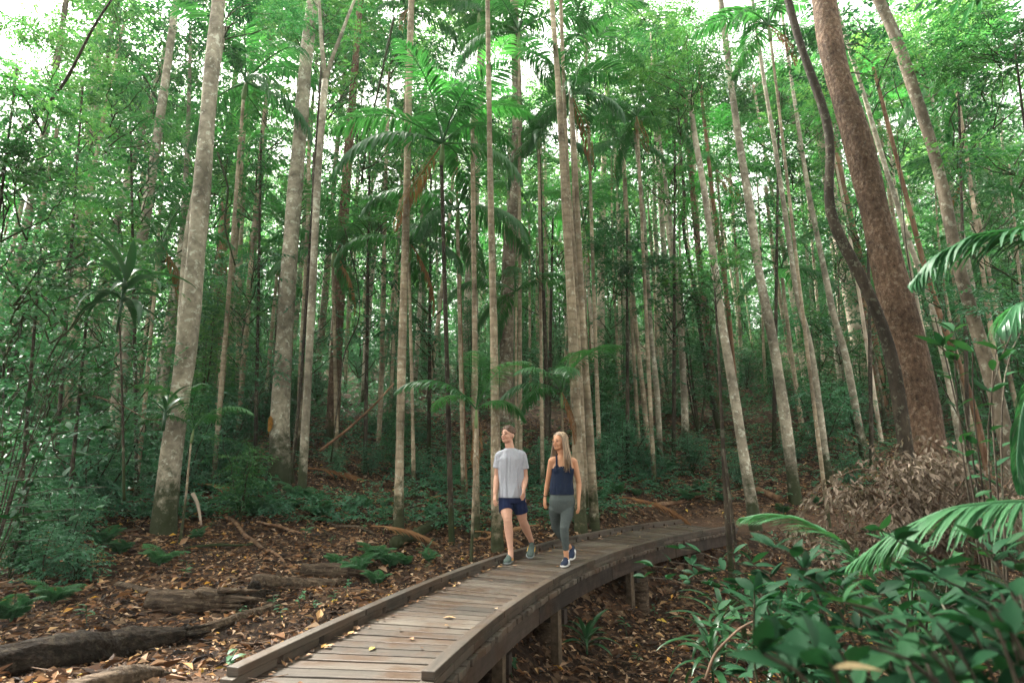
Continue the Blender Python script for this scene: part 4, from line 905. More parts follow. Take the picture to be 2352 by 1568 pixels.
# arching dead branches and vines
def vine(pts, Y, w, mat, label, name='vine', cat='vine', n=6):
    P = smooth_path(px_path(pts, Y), 26); c = P[0].copy(); mb = MB(); mb.tube(P-c, np.linspace(w, w*.55, 26), n, wob=.1)
    return tag(obj(name, mb.mesh(name), M[mat], None, c), label, cat)
vine([(735,1035),(800,985),(860,930),(905,880)],12.5,.035,'bark_red','bare fallen branch slanting up in front of the dark hollow','fallen_branch','branch')
vine([(760,1060),(790,800),(830,740),(822,640),(790,520)],13,.02,'bark_dark','dark looping vine hanging beside the peeling gum')
vine([(500,350),(525,430),(515,520),(540,610)],12,.03,'bark_dark','dark hanging branch against the reddish trunk','hanging_branch','branch')
vine([(0,380),(60,300),(150,190),(215,60),(270,-20)],8,.03,'bark_dark','dark branch crossing the leaves in the upper left','hanging_branch','branch')
vine([(180,905),(230,912),(290,935),(340,965),(375,962)],7.2,.008,'stick','thin tan cane arching to the leaf tuft left of the thick pale trunk')
vine([(2230,1010),(2120,800),(2080,560),(2060,300)],10.5,.012,'bark_dark','thin vine close behind the biggest trunk')
vine([(1620,1560),(1640,1500),(1700,1440),(1790,1400),(1850,1395)],3.4,.008,'stick','thin tan cane arching through the strappy plants on the right')
vine([(905,40),(870,200),(842,330),(830,420)],14,.04,'bark_dark','dark leaning bough high left of the mossy palm stem','hanging_branch','branch')
vine([(1392,20),(1440,150),(1540,340)],16,.02,'bark_dark','thin dark hanging bough at the top right of the palms','hanging_branch','branch')

# ------------------------------------------------------------ ferns, strappy plants, seedlings
def fern_mesh(nf=9, L=.55, seed=0):
    mb = MB()
    for i in range(nf):
        a = i*6.283/nf+rng.normal()*.25; e0 = 1.28+.2*rng.normal(); Lf = L*(.7+.5*rng.random()); n = 30; t = np.linspace(0, 1, n); e = e0-1.5*t**1.3; ds = Lf/n
        x = np.cumsum(np.cos(e))*ds; z = np.cumsum(np.sin(e))*ds; P = np.stack([x*math.cos(a), x*math.sin(a), z], 1)
        mb.tube(P[::5], .004, 4, .3, False)
        T = np.gradient(P, axis=0); T = unit(T); Sd = np.array([-math.sin(a), math.cos(a), 0]); tt = t[4:]; ln = .2*Lf/.55*np.sin(np.pi*np.clip(tt*.8+.2, 0, 1))**.8
        for s_ in (-1, 1):
            D = Sd*s_+T[4:]*.45+rng.normal(size=(n-4, 3))*.06; D[:, 2] -= .18
            # each side leaflet is itself edged by small lobes
            leaves(mb, P[4:], D, ln, np.full(n-4, .019), np.clip(.3+.5*tt+.1*rng.normal(size=n-4), 0, 1), fold=.3, droop=.15, tilt=.1)
            for q in (.35, .6):
                for s2 in (-1, 1): leaves(mb, P[4:]+unit(D)*(ln*q)[:, None], unit(D)*.7+T[4:]*s2*.8, ln*.2, np.full(n-4, .014), .5, tilt=.1)
    me = mb.mesh('fern', False); me.materials.append(M['fern_leaf']); return me
FERN = [fern_mesh(8, .5), fern_mesh(10, .6), fern_mesh(7, .42)]
def put(mesh, name, g, sc, rz, label, cat, group, mat=None):
    o = obj(name, mesh, mat, None, g); o.rotation_euler = (0, 0, rz); o.scale = (sc,)*3; return tag(o, label, cat, group)
fern_at = [(560,1150,1.5,'tallest fern left of the scarred grey trunk'),(610,1135,1.6,'fern at the left foot of the scarred grey trunk'),(680,1150,1.3,'fern at the right foot of the scarred grey trunk'),(590,1185,1.2,'low fern in front of the fern bank'),(640,1178,1.2,'fern in the middle of the fern bank'),(735,1190,1.1,'fern right of the forked trunk'),
 (520,1160,1.2,'fern beside the thick pale trunk'),(445,1120,1.1,'fern behind the mossy foot'),(860,1290,1.,'fern at the lower end of the mossy leaning log'),(895,1305,1.1,'fern just below the mossy leaning log'),(820,1320,.9,'fern left of the kerb rail under the mossy log'),(865,1345,1.,'fern spreading over the litter near the left kerb'),(930,1300,.8,'small fern close to the kerb rail'),
 (770,1300,.9,'fern behind the rounded log'),(985,1290,.7,'small fern beside the dark palm stem'),(235,1255,1.2,'light green fern left of the mossy foot'),(275,1275,1.1,'light green fern in front of the mossy foot'),(365,1300,.9,'fern above the grey-topped log'),(450,1240,.8,'small fern right of the mossy foot'),(60,1320,1.2,'fern near the left edge'),(25,1430,1.1,'bright fern at the lower left edge'),(120,1390,.9,'fern left of the thick short log'),(170,1210,1.1,'fern in the shade at the left'),
 (1420,1135,1.2,'fern right of the stems behind the woman'),(1380,1150,1.1,'fern close to the woman'),(1465,1140,1.,'fern below the close pair of stems'),(1580,1150,1.,'fern above the far kerb'),(1610,1130,1.1,'fern behind the bridge end'),(1300,1180,.8,'fern low behind the woman'),(1880,1160,1.1,'fern beside the dead brown bush'),(1800,1180,.8,'small fern by the track'),(1660,1150,.8,'fern where the track begins'),(1540,1080,1.2,'fern on the slope above the bark slab'),(990,1190,.9,'fern beside the top of the mossy leaning log'),(30,1250,1.3,'fern in the dark left edge'),(330,1190,1.,'fern under the leaves left of the thick trunk'),(545,1175,1.,'fern on the left flank of the fern bank'),(575,1125,1.4,'fern behind the tallest fern'),(660,1175,1.1,'fern at the right end of the fern bank'),(480,1185,.9,'fern between the mossy foot and the fern bank'),(800,1180,1.,'fern at the edge of the open litter'),(840,1165,1.1,'fern behind the open litter, left of the mossy palm stem'),(720,1160,1.1,'fern behind the forked trunk foot'),(835,1300,.8,'fern at the left of the kerbside fern patch'),(2000,1230,1.,'fern under the dead brown bush')]
for u, v, sc, lab in fern_at:
    g = gnd(u, v); put(random.choice(FERN), 'fern', g, sc*.72, random.random()*6.28, lab, 'fern', 'ferns on the forest floor')
def strap_mesh(n=16, L=.5, w=.05, stem=.1, bend=1.3, spread=.7):
    mb = MB(); i = np.arange(n); a = i*2.4; el = 1.35-spread*(1-i/n)*1.3; D = np.stack([np.cos(a)*np.cos(el), np.sin(a)*np.cos(el), np.sin(el)], 1)+rng.normal(size=(n, 3))*.06
    P = np.stack([0*a, 0*a, stem*(.35+.65*i/n)], 1); big_leaves(mb, P, D, L*(.75+.4*rng.random(n)), w*(.8+.4*rng.random(n)), np.clip(.5+.25*rng.normal(size=n), 0, 1), bend=bend*(.7+.6*rng.random(n)), seg=8, tilt=.15, shape=.8, fold=.18)
    mb.tube([(0, 0, -.1), (0, 0, stem)], .013, 6, .1); me = mb.mesh('strap'); me.materials.append(M['strap_leaf']); return me
ST = [strap_mesh(15, .42, .05, .16), strap_mesh(20, .6, .07, .45, 1.7, .9), strap_mesh(12, .35, .03, .08)]
for u, v, m, sc, lab in [(1348,1500,0,1.,'strap-leaved plant under the curve of the bridge, in front of a post'),(1665,1530,1,1.05,'dark strap-leaved plant in the litter, right of the plant under the bridge'),(1640,1590,1,.9,'strap-leaved plant at the bottom edge in the gully'),
    (1830,1560,1,1.35,'tall plant with long drooping dark strap leaves, right of the gully'),(2010,1480,1,.8,'strap-leaved plant among the broad blurred leaves'),(980,1275,2,.9,'small strap-leaved tuft behind the kerb'),(1945,1400,1,1.,'strap-leaved plant under the arching palm frond')]:
    put(ST[m], 'strap_plant', gnd(u, v), sc, random.random()*6.28, lab, 'plant', 'strap-leaved plants')
for (u, v, Y, m, sc, lab) in [(272,740,7.6,1,1.5,'strap-leaved rosette growing high in the leaves at the left'),(378,962,7.2,2,1.5,'tuft of narrow leaves at the end of the arching tan cane')]:
    o = put(ST[m], 'strap_plant', at(u, v, Y), sc, 1., lab, 'plant', None)
vine([(285,1150),(282,950),(275,745)],7.6,.018,'bark_dark','thin dark stem carrying the strap-leaved rosette on the left')
def seedling_mesh(h, nl, L):
    mb = MB(); k = np.linspace(0, 1, 5); P = np.stack([.04*np.sin(k*3), .03*k, h*k], 1); mb.tube(P, .004, 4, .1, False)
    t = .35+.65*rng.random(nl); b = np.stack([np.interp(t, k, P[:, j]) for j in range(3)], 1); a = rng.random(nl)*6.28
    big_leaves(mb, b, np.stack([np.cos(a), np.sin(a), .25+.3*rng.random(nl)], 1), L*(.7+.5*rng.random(nl)), L*.38, np.clip(.5+.25*rng.normal(size=nl), 0, 1), bend=.9, seg=3, tilt=.15, shape=.9); me = mb.mesh('seedling'); me.materials.append(M['fern_leaf']); return me
SD = [seedling_mesh(.32, 9, .13), seedling_mesh(.55, 14, .12), seedling_mesh(.18, 7, .11)]
sd = [(650,1425,'beside the end of the long thin branch'),(690,1400,'in front of the grey-topped log'),(730,1410,'tall-stemmed, left of the kerb rail'),(760,1390,'close to the left kerb'),(800,1365,'near the left kerb below the ferns'),(620,1400,'right of the thick short log'),(840,1225,'below the leaning log'),(880,1230,'left of the mossy palm foot'),(910,1300,'at the kerb under the leaning log'),(1000,1230,'beside the dark palm stem'),(1060,1215,'left of the young palm foot'),(980,1310,'touching the left kerb'),(550,1420,'on the litter in the middle left'),(540,1555,'at the near corner of the left kerb'),
 (1180,1560,'under the near end of the bridge'),(1440,1460,'right of the plant under the bridge'),(1500,1420,'in the gully beside the thick post'),(1470,1530,'at the bottom of the gully'),(1560,1380,'in the gully under the leafy branch'),(1720,1300,'at the bridge end'),(1850,1240,'beside the track'),(420,1330,'above the thick short log'),(200,1440,'above the rotten black log'),(480,1220,'right of the mossy foot'),(1740,1480,'between the strap-leaved plants'),(1950,1230,'at the edge of the dead brown bush'),(760,1250,'on the open litter'),(700,1240,'on the litter below the ferns')]
for i, (u, v, lab) in enumerate(sd):
    put(SD[2 if v > 1360 else i % 3], 'seedling', gnd(u, v), random.uniform(.6, 1.1), random.random()*6.28, 'green seedling '+lab, 'seedling', 'seedlings in the litter')
# leafy bank at the left (shrubs close to the camera)
for (u, v, i, sc, lab) in [(30,1120,0,.8,'dark glossy shrub on the bank at the left edge'),(110,1150,1,.9,'blue-green shrub on the bank, second from the left edge'),(190,1110,5,.8,'fresh green shrub on the left bank'),(80,1230,1,.8,'blue-green shrub low at the left edge'),(150,1290,1,.6,'small blue-green shrub left of the mossy foot'),(20,1330,0,.5,'small dark shrub at the lower left edge'),(250,1160,1,.7,'blue-green shrub beside the slim pale trunk'),
   (310,1120,0,.7,'dark shrub directly left of the thick pale trunk'),(470,1090,1,.8,'blue-green shrub right behind the thick pale trunk'),(560,1075,0,.5,'dark shrub behind the fern bank'),(770,1100,1,.45,'blue-green shrub behind the litter below the peeling gum'),(850,1095,1,.5,'blue-green shrub left of the mossy palm stem'),(960,1100,1,.45,'blue-green shrub right of the mossy palm stem'),(1440,1090,1,.9,'blue-green shrub right of the woman'),(1400,1060,1,1.,'taller blue-green shrub right of the woman'),(1500,1120,1,.6,'low blue-green shrub below the close pair of stems'),(1590,1090,1,.7,'blue-green shrub under the crooked black stem'),
   (1700,1120,1,.6,'blue-green shrub left of the thick spotted trunk'),(2250,1150,0,.7,'dark shrub behind the dead brown bush'),(1960,1130,1,.6,'blue-green shrub left of the biggest trunk'),(1250,1120,1,.7,'blue-green shrub between the walkers'),(80,1010,4,.8,'tall dark sapling at the left edge'),(2320,1290,1,.7,'blue-green shrub at the right edge'),(60,1180,0,.55,'dark shrub filling the left bank above the bright fern'),(140,1235,1,.6,'blue-green shrub in the middle of the left bank'),(25,1285,1,.55,'blue-green shrub at the very edge, above the lower left fern'),(215,1185,0,.5,'small dark shrub left of the mossy foot'),(90,1345,1,.42,'small blue-green shrub in front on the left bank'),(175,1335,3,.8,'low seedling clump in front of the left bank'),(2180,1290,5,.6,'fresh shrub under the arching frond')]:
    g = gnd(u, v); put_shrub(i, g[0], g[1], sc, lab, 'shrubs close to the walk')
drop_proto(PS)

# ------------------------------------------------------------ the bush of dead brown leaves
def dead_bush():
    Y = 6.6; g = gnd(2110, 1300); root = empty('dead_bush', (at(2110, 1250, Y)[0], Y, float(ground(at(2110, 1250, Y)[0], Y))), 0, 'fallen bush of curled dead brown leaves in front of the biggest trunk', 'bush')
    o_ = np.array(root.location); mb = MB(); lf = MB()
    arcs = [[(2110,1290),(2080,1180),(1990,1130),(1890,1190)],[(2110,1290),(2070,1130),(1960,1090),(1900,1130)],[(2110,1290),(2120,1120),(2040,1050),(1980,1075)],[(2110,1290),(2150,1120),(2160,1050),(2100,1035)],[(2110,1290),(2200,1150),(2260,1070),(2200,1045)],[(2110,1290),(2220,1180),(2320,1110),(2330,1070)],[(2110,1290),(2000,1230),(1900,1230),(1850,1240)],[(2110,1290),(2180,1180),(2230,1130),(2300,1140)]]
    for a in arcs:
        for j in range(3):
            P = smooth_path(px_path(a, Y), 14)-o_; P = P+np.linspace(0, 1, 14)[:, None]*rng.normal(size=3)*[.16, .3, .09]; mb.tube(P, np.linspace(.018, .004, 14), 5, cap=False)
            m = 42; i = rng.integers(3, 14, m); b = P[i]+rng.normal(size=(m, 3))*.07; D = rng.normal(size=(m, 3))*[.8, .8, .4]+[0, 0, -.25]
            spray(lf, b, D, .15+.15*rng.random(m), 5, .085, .034, np.clip(.3+.6*(i/14)**1.5+.3*rng.normal(size=m), 0, 1), 1.2, .9)
    obj('branches', mb.mesh('branches'), M['stick'], root); obj('dead_leaves', lf.mesh('dead_leaves', False), M['dead_leaf'], root)
dead_bush()
vine([(2075,250),(2060,210),(2050,170)],8.3,.01,'bark_dark','twig with a hanging bunch of dead leaves on the blotched trunk','dead_twig','twig')
# ------------------------------------------------------------ broad leaves and fronds near the lens on the right
def rib_frond(pts, Y, ll, label, name='palm_frond', mat='palm_leaf', base=None, nl=46, w=.03, hang=.8, updir=(0, 0, 1), grp='palm fronds reaching in from the right'):
    P = smooth_path(px_path(pts, Y), 30); c = P[0].copy(); P = P-c; mb = MB(); mb.tube(P, np.linspace(.011, .003, 30), 6, .7, False)
    T = unit(np.gradient(P, axis=0)); t = np.linspace(0, 1, 30); up = np.array(updir, float)
    for s_ in (-1, 1):
        tt = np.linspace(.12, .99, nl); cc = np.stack([np.interp(tt, t, P[:, a]) for a in range(3)], 1); TT = unit(np.stack([np.interp(tt, t, T[:, a]) for a in range(3)], 1))
        Sd = unit(np.cross(TT, up)); D = Sd*s_*.75+TT*(.7+.6*tt)[:, None]+rng.normal(size=(nl, 3))*.05; D[:, 2] -= hang*.25
        big_leaves(mb, cc, D, ll*np.sin(np.pi*np.clip(tt*.8+.2, 0, 1))**.6, w*(.8+.3*rng.random(nl)), np.clip(.5+.15*rng.normal(size=nl), 0, 1), bend=hang, seg=4, tilt=.08, shape=.7, fold=.15)
    return tag(obj(name, mb.mesh(name), M[mat], None, c), label, 'palm frond', grp)
rib_frond([(2500,1165),(2330,1150),(2180,1165),(2060,1220),(1950,1300)],[2.2,2.2,2.25,2.4,2.6],.30,'long pale-green palm frond arching in from the right above the broad leaves', hang=.7, mat='frond_near', nl=70, w=.018)
rib_frond([(2480,560),(2380,525),(2250,535),(2150,585),(2090,655)],[2.7,2.7,2.8,2.9,3.],.30,'palm frond with wide fingers entering from the right edge high up', hang=1.1, w=.036, nl=28, mat='frond_near')
rib_frond([(2010,1330),(1930,1240),(1840,1190),(1760,1178),(1700,1190)],[3.,3.,3.1,3.2,3.3],.24,'fresh light green palm frond curving left over the bridge end', mat='frond_near', hang=.6, w=.016, nl=60)
rib_frond([(2420,820),(2370,870),(2345,960),(2335,1060),(2345,1130)],[3.0]*5,.22,'hanging palm frond turning brown along the right edge', hang=.9, mat='leaf_dark', w=.022)
rib_frond([(2480,700),(2400,680),(2330,700),(2290,760)],[3.2]*4,.3,'second frond at the right edge below the wide-fingered one', hang=1., mat='leaf_dark', w=.022)
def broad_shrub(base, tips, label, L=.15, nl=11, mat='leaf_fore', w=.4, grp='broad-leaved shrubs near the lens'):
    """base (x,y); tips: list of (u, v, Y) where the leafy branch ends are"""
    z = float(ground(*base)); root = empty('broadleaf_shrub', (base[0], base[1], z), 0, label, 'shrub', grp); o_ = np.array([base[0], base[1], z]); mb = MB(); lf = MB()
    for (u, v, Y) in tips:
        tip = at(u, v, Y)-o_; mid = tip*[.35, .35, .7]+rng.normal(size=3)*.04; P = smooth_path([(0, 0, 0), mid, tip*[.8, .8, 1.]+[0, 0, .04], tip], 12); mb.tube(P, np.linspace(.008, .003, 12), 5, cap=False)
        i = rng.integers(5, 12, nl); b = P[i]; T = unit(P[-1]-P[5]); a = rng.random(nl)*6.28; D = T*.6+np.stack([np.cos(a), np.sin(a), .1+.2*rng.normal(size=nl)], 1)
        big_leaves(lf, b, D, L*(.65+.6*rng.random(nl)), L*w*(.7+.4*rng.random(nl)), np.clip(.45+.25*rng.normal(size=nl), 0, 1), bend=.7*rng.random(nl)+.1, seg=5, tilt=.35, shape=.85)
    obj('stems', mb.mesh('stems'), M['bark_dark'], root); obj('foliage', lf.mesh('foliage'), M[mat], root); return root
def rtips(n, u0, u1, v0, v1, y0, y1): return [(u0+(u1-u0)*random.random(), v0+(v1-v0)*random.random(), y0+(y1-y0)*random.random()) for _ in range(n)]
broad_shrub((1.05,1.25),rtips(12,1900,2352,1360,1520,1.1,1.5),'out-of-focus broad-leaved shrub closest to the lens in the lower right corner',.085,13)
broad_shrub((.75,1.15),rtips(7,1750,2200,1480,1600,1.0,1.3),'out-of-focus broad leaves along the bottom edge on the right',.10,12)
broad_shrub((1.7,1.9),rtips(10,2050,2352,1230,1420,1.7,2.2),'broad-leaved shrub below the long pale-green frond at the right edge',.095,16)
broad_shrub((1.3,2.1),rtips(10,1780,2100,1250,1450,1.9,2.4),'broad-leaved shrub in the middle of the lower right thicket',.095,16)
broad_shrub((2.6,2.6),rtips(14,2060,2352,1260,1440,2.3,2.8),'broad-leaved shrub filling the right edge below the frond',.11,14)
broad_shrub((1.35,1.7),rtips(12,1880,2200,1380,1560,1.6,2.),'low broad-leaved shrub at the bottom right, left of the yellowed leaf',.10,14)
broad_shrub((2.9,3.9),rtips(12,1820,2150,1250,1380,3.6,4.2),'broad-leaved shrub under the dead brown bush',.11,14)
broad_shrub((1.1,2.6),rtips(9,1720,1900,1330,1500,2.4,2.9),'broad-leaved shrub at the left side of the thicket beside the strap plants',.12,11)
broad_shrub((1.9,3.0),rtips(12,1900,2330,1210,1400,2.8,3.3),'broad-leaved shrub at the back of the lower right thicket',.10,16)
broad_shrub((1.45,3.1),rtips(8,1680,1900,1380,1560,2.6,3.1),'low broad-leaved shrub left of the lower right thicket',.10,14)
broad_shrub((2.3,4.2),[(1500,1300,4.6),(1540,1290,4.5),(1580,1330,4.4),(1620,1300,4.4),(1650,1350,4.3),(1480,1325,4.5),(1560,1260,4.6),(1690,1290,4.4),(1700,1340,4.2),(1640,1260,4.4)],'leafy shrub reaching over the far edge of the bridge from the gully',.13,12,grp=None)
broad_shrub((1.9,3.7),[(1600,1440,3.7),(1650,1400,3.7),(1700,1420,3.6),(1730,1370,3.8),(1680,1360,3.8)],'leafy shrub beside the tan cane in the gully',.12,9,grp=None)
broad_shrub((2.5,3.2),rtips(7,2120,2352,700,830,3.0,3.4),'branch of wide leaves entering from the right in front of the blotched trunk',.12,9,grp=None)
broad_shrub((-6.0,5.2),rtips(14,-20,260,980,1300,5.,6.),'broad-leaved shrub on the near left bank',.13,14,grp=None)
broad_shrub((-5.4,6.2),rtips(14,0,340,700,1000,6.,7.),'tall broad-leaved shrub at the left with drooping twigs',.13,14,grp=None)
# dead fronds lying about
def ground_frond(u, v, yaw, sc, label):
    g = gnd(u, v); o = obj('fallen_frond', FR['dead'], None, None, g+np.array([0, 0, .35])); o.rotation_euler = (0, R(-48), yaw); o.scale = (sc*1.3,)*3; tag(o, label, 'palm frond', 'fallen dead palm fronds')
for a in [(1090,1270,.4,.5,'dead tan palm frond propped against the kerb left of the man'),(1240,1255,2.6,.6,'dead palm frond lying behind the kerb between the walkers'),(300,1165,3.,1.,'dead palm frond lying left behind the thick pale trunk'),(440,1150,.3,.9,'dead palm frond lying right of the thick pale trunk'),(850,1260,.5,.6,'red-brown palm frond lying left of the leaning log'),
          (1420,1180,.2,.8,'dead palm frond on the litter right of the woman'),(1520,1130,2.4,.8,'dead palm frond on the slope above the bridge'),(1010,1180,2.,.7,'dead palm frond left of the young palm'),(700,1110,.2,1.,'dead palm frond on the bank right of the scarred trunk'),(2060,1120,2.5,.8,'dead palm frond behind the dead brown bush')]: ground_frond(*a)
vine([(442,1132),(452,1150),(458,1175),(462,1205)],9.4,.03,'bark_gum','pale curled palm sheath lying right of the thick pale trunk','palm_sheath','palm sheath')
# ------------------------------------------------------------ unseen trees added over and behind the viewpoint to shade the walk
def shade_tree(x, y, h, crowns, label):
    z = float(ground(x, y)); root = empty('tree', (x, y, z), 0, label, 'tree', 'unseen trees added to shade the walk'); P = [(0, 0, 0), (.1, .05, h*.5), (0, .1, h)]
    trunk_obj('trunk', P, [.22, .18, .12], M['bark_grey'], root, 12, buttress=.3)
    for (k, cx, cy_, cz, sc) in crowns: add_crown(root, k, (cx-x, cy_-y, cz-z), sc, barkmat='bark_grey')
shade_tree(-7.5, 2.5, 9, [('shade',-5,3,9.5,1.2),('shade',-2.2,3.2,10,1.1),('shade',-8,1,9,1.2)], 'unseen grey tree left of the viewpoint, added to shade the start of the walk')
shade_tree(6.8, 1.5, 8.5, [('shade',4.2,2.6,8.5,1.2),('shade',2.,2.2,9.,1.2),('shade',7,1,9.5,1.3)], 'unseen grey tree right of the viewpoint, added to shade the lower right thicket')
shade_tree(.5, -5, 10, [('shade',.5,-3.5,10,1.4),('shade',3.5,-4.5,9,1.3),('shade',-3,-4.5,9.5,1.3)], 'unseen grey tree behind the viewpoint, added for its shade')
shade_tree(3.2, -1.6, 6.5, [('shade',2.8,.4,6.,1.),('shade',5.2,3.2,7.5,1.),('shade',.8,.2,6.8,1.),('shade',4.,-1.5,7,1.2),('shade',1.2,-1.2,7,1.)], 'unseen smaller tree close behind the lower right thicket, added for its shade')

_b = [o for o in COL.objects if o.get('label', '').startswith('out-of-focus broad leaves along')][0]
_m = MB(); _p = at(1985, 1535, 1.0)-np.array(_b.location); big_leaves(_m, np.array([_p-[.05, 0, 0]]), np.array([[1., .2, .0]]), .10, .035, .9, bend=.3, tilt=.02)
M['yellowed'] = plain('yellowed_leaf', (.2, .15, .075), .6, 30, .3); _o = obj('yellowed_leaf', _m.mesh('yellowed_leaf'), M['yellowed'], _b); _o['label'] = 'yellowed dying leaf among the green ones'
# ochre bark scar low on the straight grey trunk
_t = [o for o in COL.objects if o.get('label', '').startswith('straight grey trunk with an ochre')][0]
_Y = _t.location.y; _c = at(642, 975, _Y)-np.array(_t.location); _r = 50*.94*_Y/FD/2*1.07; _V = []; _na, _nz = 9, 9
for i in range(_nz):
    for j in range(_na):
        zz = (i/(_nz-1)-.5); w_ = math.sqrt(max(0, 1-(zz*2)**2))*(.9+.2*rng.random()); a_ = R(-124)+(j/(_na-1)-.5)*w_*.75; _V.append((_c[0]+_r*math.cos(a_), _c[1]+_r*math.sin(a_), _c[2]+zz*.4))
_me = make_mesh('bark_scar', _V, [[i*_na+j, i*_na+j+1, (i+1)*_na+j+1, (i+1)*_na+j] for i in range(_nz-1) for j in range(_na-1)])
M['ochre'] = plain('ochre_bark', (.26, .13, .03), .85, 14, .5, .6, .1); obj('bark_scar', _me, M['ochre'], _t)
# ------------------------------------------------------------ the two walkers
M['skin_m'] = plain('skin_fair', (.52, .29, .20), .5, 30, .06, 0, .4); M['skin_w'] = plain('skin_tan', (.50, .25, .14), .5, 30, .06, 0, .4)
M['tee'] = plain('grey_marl_cotton', (.36, .375, .42), .9, 60, .06, .15, .1); M['navy'] = plain('navy_cotton', (.010, .018, .055), .85, 50, .15, .1, .15)
M['tank'] = plain('dark_navy_jersey', (.008, .016, .038), .8, 50, .15, .1, .2); M['legging'] = plain('grey_green_legging', (.062, .078, .076), .75, 40, .1, .05, .25)
M['hair_m'] = plain('brown_hair', (.09, .05, .03), .6, 60, .4, .5, .4)
M['eye'] = plain('dark_eye', (.03, .018, .012), .3); M['lip'] = plain('lip', (.35, .13, .10), .5); M['brow'] = plain('eyebrow_hair', (.07, .04, .025), .8); M['teeth'] = plain('teeth', (.7, .66, .6), .3)
M['shoe_g'] = plain('grey_green_knit', (.05, .075, .065), .8, 60, .3, .2); M['shoe_n'] = plain('navy_knit', (.012, .022, .05), .8, 60, .2, .2)
M['sole_g'] = plain('grey_foam', (.22, .25, .25), .6); M['sole_w'] = plain('white_foam', (.7, .68, .66), .6); M['blue'] = plain('blue_rubber', (.03, .2, .36), .5); M['yellow'] = plain('yellow_trim', (.7, .42, .08), .5)
M['white'] = plain('white_stripe', (.75, .75, .76), .5); M['black'] = plain('black_band', (.012, .012, .014), .6)
def folds(m, sx=9., sz=2.2, st=.9, dist=.03):
    t = m.node_tree; b = t.nodes['Principled BSDF']; tc = N(t, 'ShaderNodeTexCoord'); mp = N(t, 'ShaderNodeMapping'); mp.inputs['Scale'].default_value = (sx, sx, sz); mp.inputs['Rotation'].default_value = (.25, .3, 0)
    n = N(t, 'ShaderNodeTexNoise', Scale=1., Detail=2.5, Distortion=.8); t.links.new(tc.outputs['Object'], mp.inputs[0]); t.links.new(mp.outputs[0], n.inputs['Vector'])
    bp = N(t, 'ShaderNodeBump', Strength=st, Distance=dist); t.links.new(n.outputs['Fac'], bp.inputs['Height']); t.links.new(bp.outputs[0], b.inputs['Normal'])
folds(M['tee'], 9., 2.2, 1., .055); folds(M['navy'], 12, 4); folds(M['tank'], 12, 2); folds(M['legging'], 9, 9, .4, .02)
def hair_mat():
    m, t, b, out = new_mat('blonde_hair'); a = N(t, 'ShaderNodeAttribute', attribute_name='rnd')
    cr = ramp(t, [(0, (.10, .06, .035)), (.45, (.27, .18, .10)), (1, (.62, .47, .31))], a.outputs['Fac']); t.links.new(cr.outputs[0], b.inputs['Base Color']); b.inputs['Roughness'].default_value = .45; return m
M['hair_w'] = hair_mat()
def loft(mb, rings, n=20, r=.5):
    """rings: (centre, side axis vec, front axis vec, half width, half depth)"""
    V = []; a = np.arange(n)/n*2*math.pi
    for c, X, Y, rx, ry in rings: V.append(np.asarray(c)+np.outer(np.cos(a)*rx, X)+np.outer(np.sin(a)*ry, Y))
    m = len(rings); V = np.concatenate(V+[[rings[0][0]], [rings[-1][0]]]); i = np.arange(m-1)[:, None]*n; j = np.arange(n)[None]
    q = np.stack([i+j, i+(j+1) % n, i+n+(j+1) % n, i+n+j], -1).reshape(-1, 4); jj = np.arange(n)
    t = np.concatenate([np.stack([jj*0+m*n, (jj+1) % n, jj], -1), np.stack([jj*0+m*n+1, (m-1)*n+jj, (m-1)*n+(jj+1) % n], -1)]); mb.add(V, q, t, r)
def limb(mb, pts, rads, n=14, sub=6):
    P = np.asarray(pts, float); k = np.linspace(0, 1, len(P)); kk = np.linspace(0, 1, (len(P)-1)*sub+1)
    Q = np.stack([np.interp(kk, k, P[:, a]) for a in range(3)], 1); rr = np.interp(kk, k, rads)
    for _ in range(2): Q[1:-1] = (Q[:-2]+2*Q[1:-1]+Q[2:])/4; rr[1:-1] = (rr[:-2]+2*rr[1:-1]+rr[2:])/4
    d0 = unit(Q[1]-Q[0]); d1 = unit(Q[-1]-Q[-2]); Q = np.vstack([Q[0]-d0*rads[0]*.6, Q, Q[-1]+d1*rads[-1]*.7]); rr = np.r_[rads[0]*.5, rr, rads[-1]*.5]; mb.tube(Q, rr, n)
def fuse(mb, name, vox, mat, parent, smooth=3, loc=None):
    """join the overlapping pieces into one continuous skin"""
    me = mb.mesh(name); tmp = obj('tmp', me); m = tmp.modifiers.new('r', 'REMESH'); m.mode = 'VOXEL'; m.voxel_size = vox
    if smooth: s_ = tmp.modifiers.new('s', 'SMOOTH'); s_.iterations = smooth; s_.factor = .5
    dg = bpy.context.evaluated_depsgraph_get(); me2 = bpy.data.meshes.new_from_object(tmp.evaluated_get(dg)); bpy.data.objects.remove(tmp); me2.name = name; me2.materials.clear()
    me2.polygons.foreach_set('use_smooth', [True]*len(me2.polygons)); o = obj(name, me2, mat, parent); return o
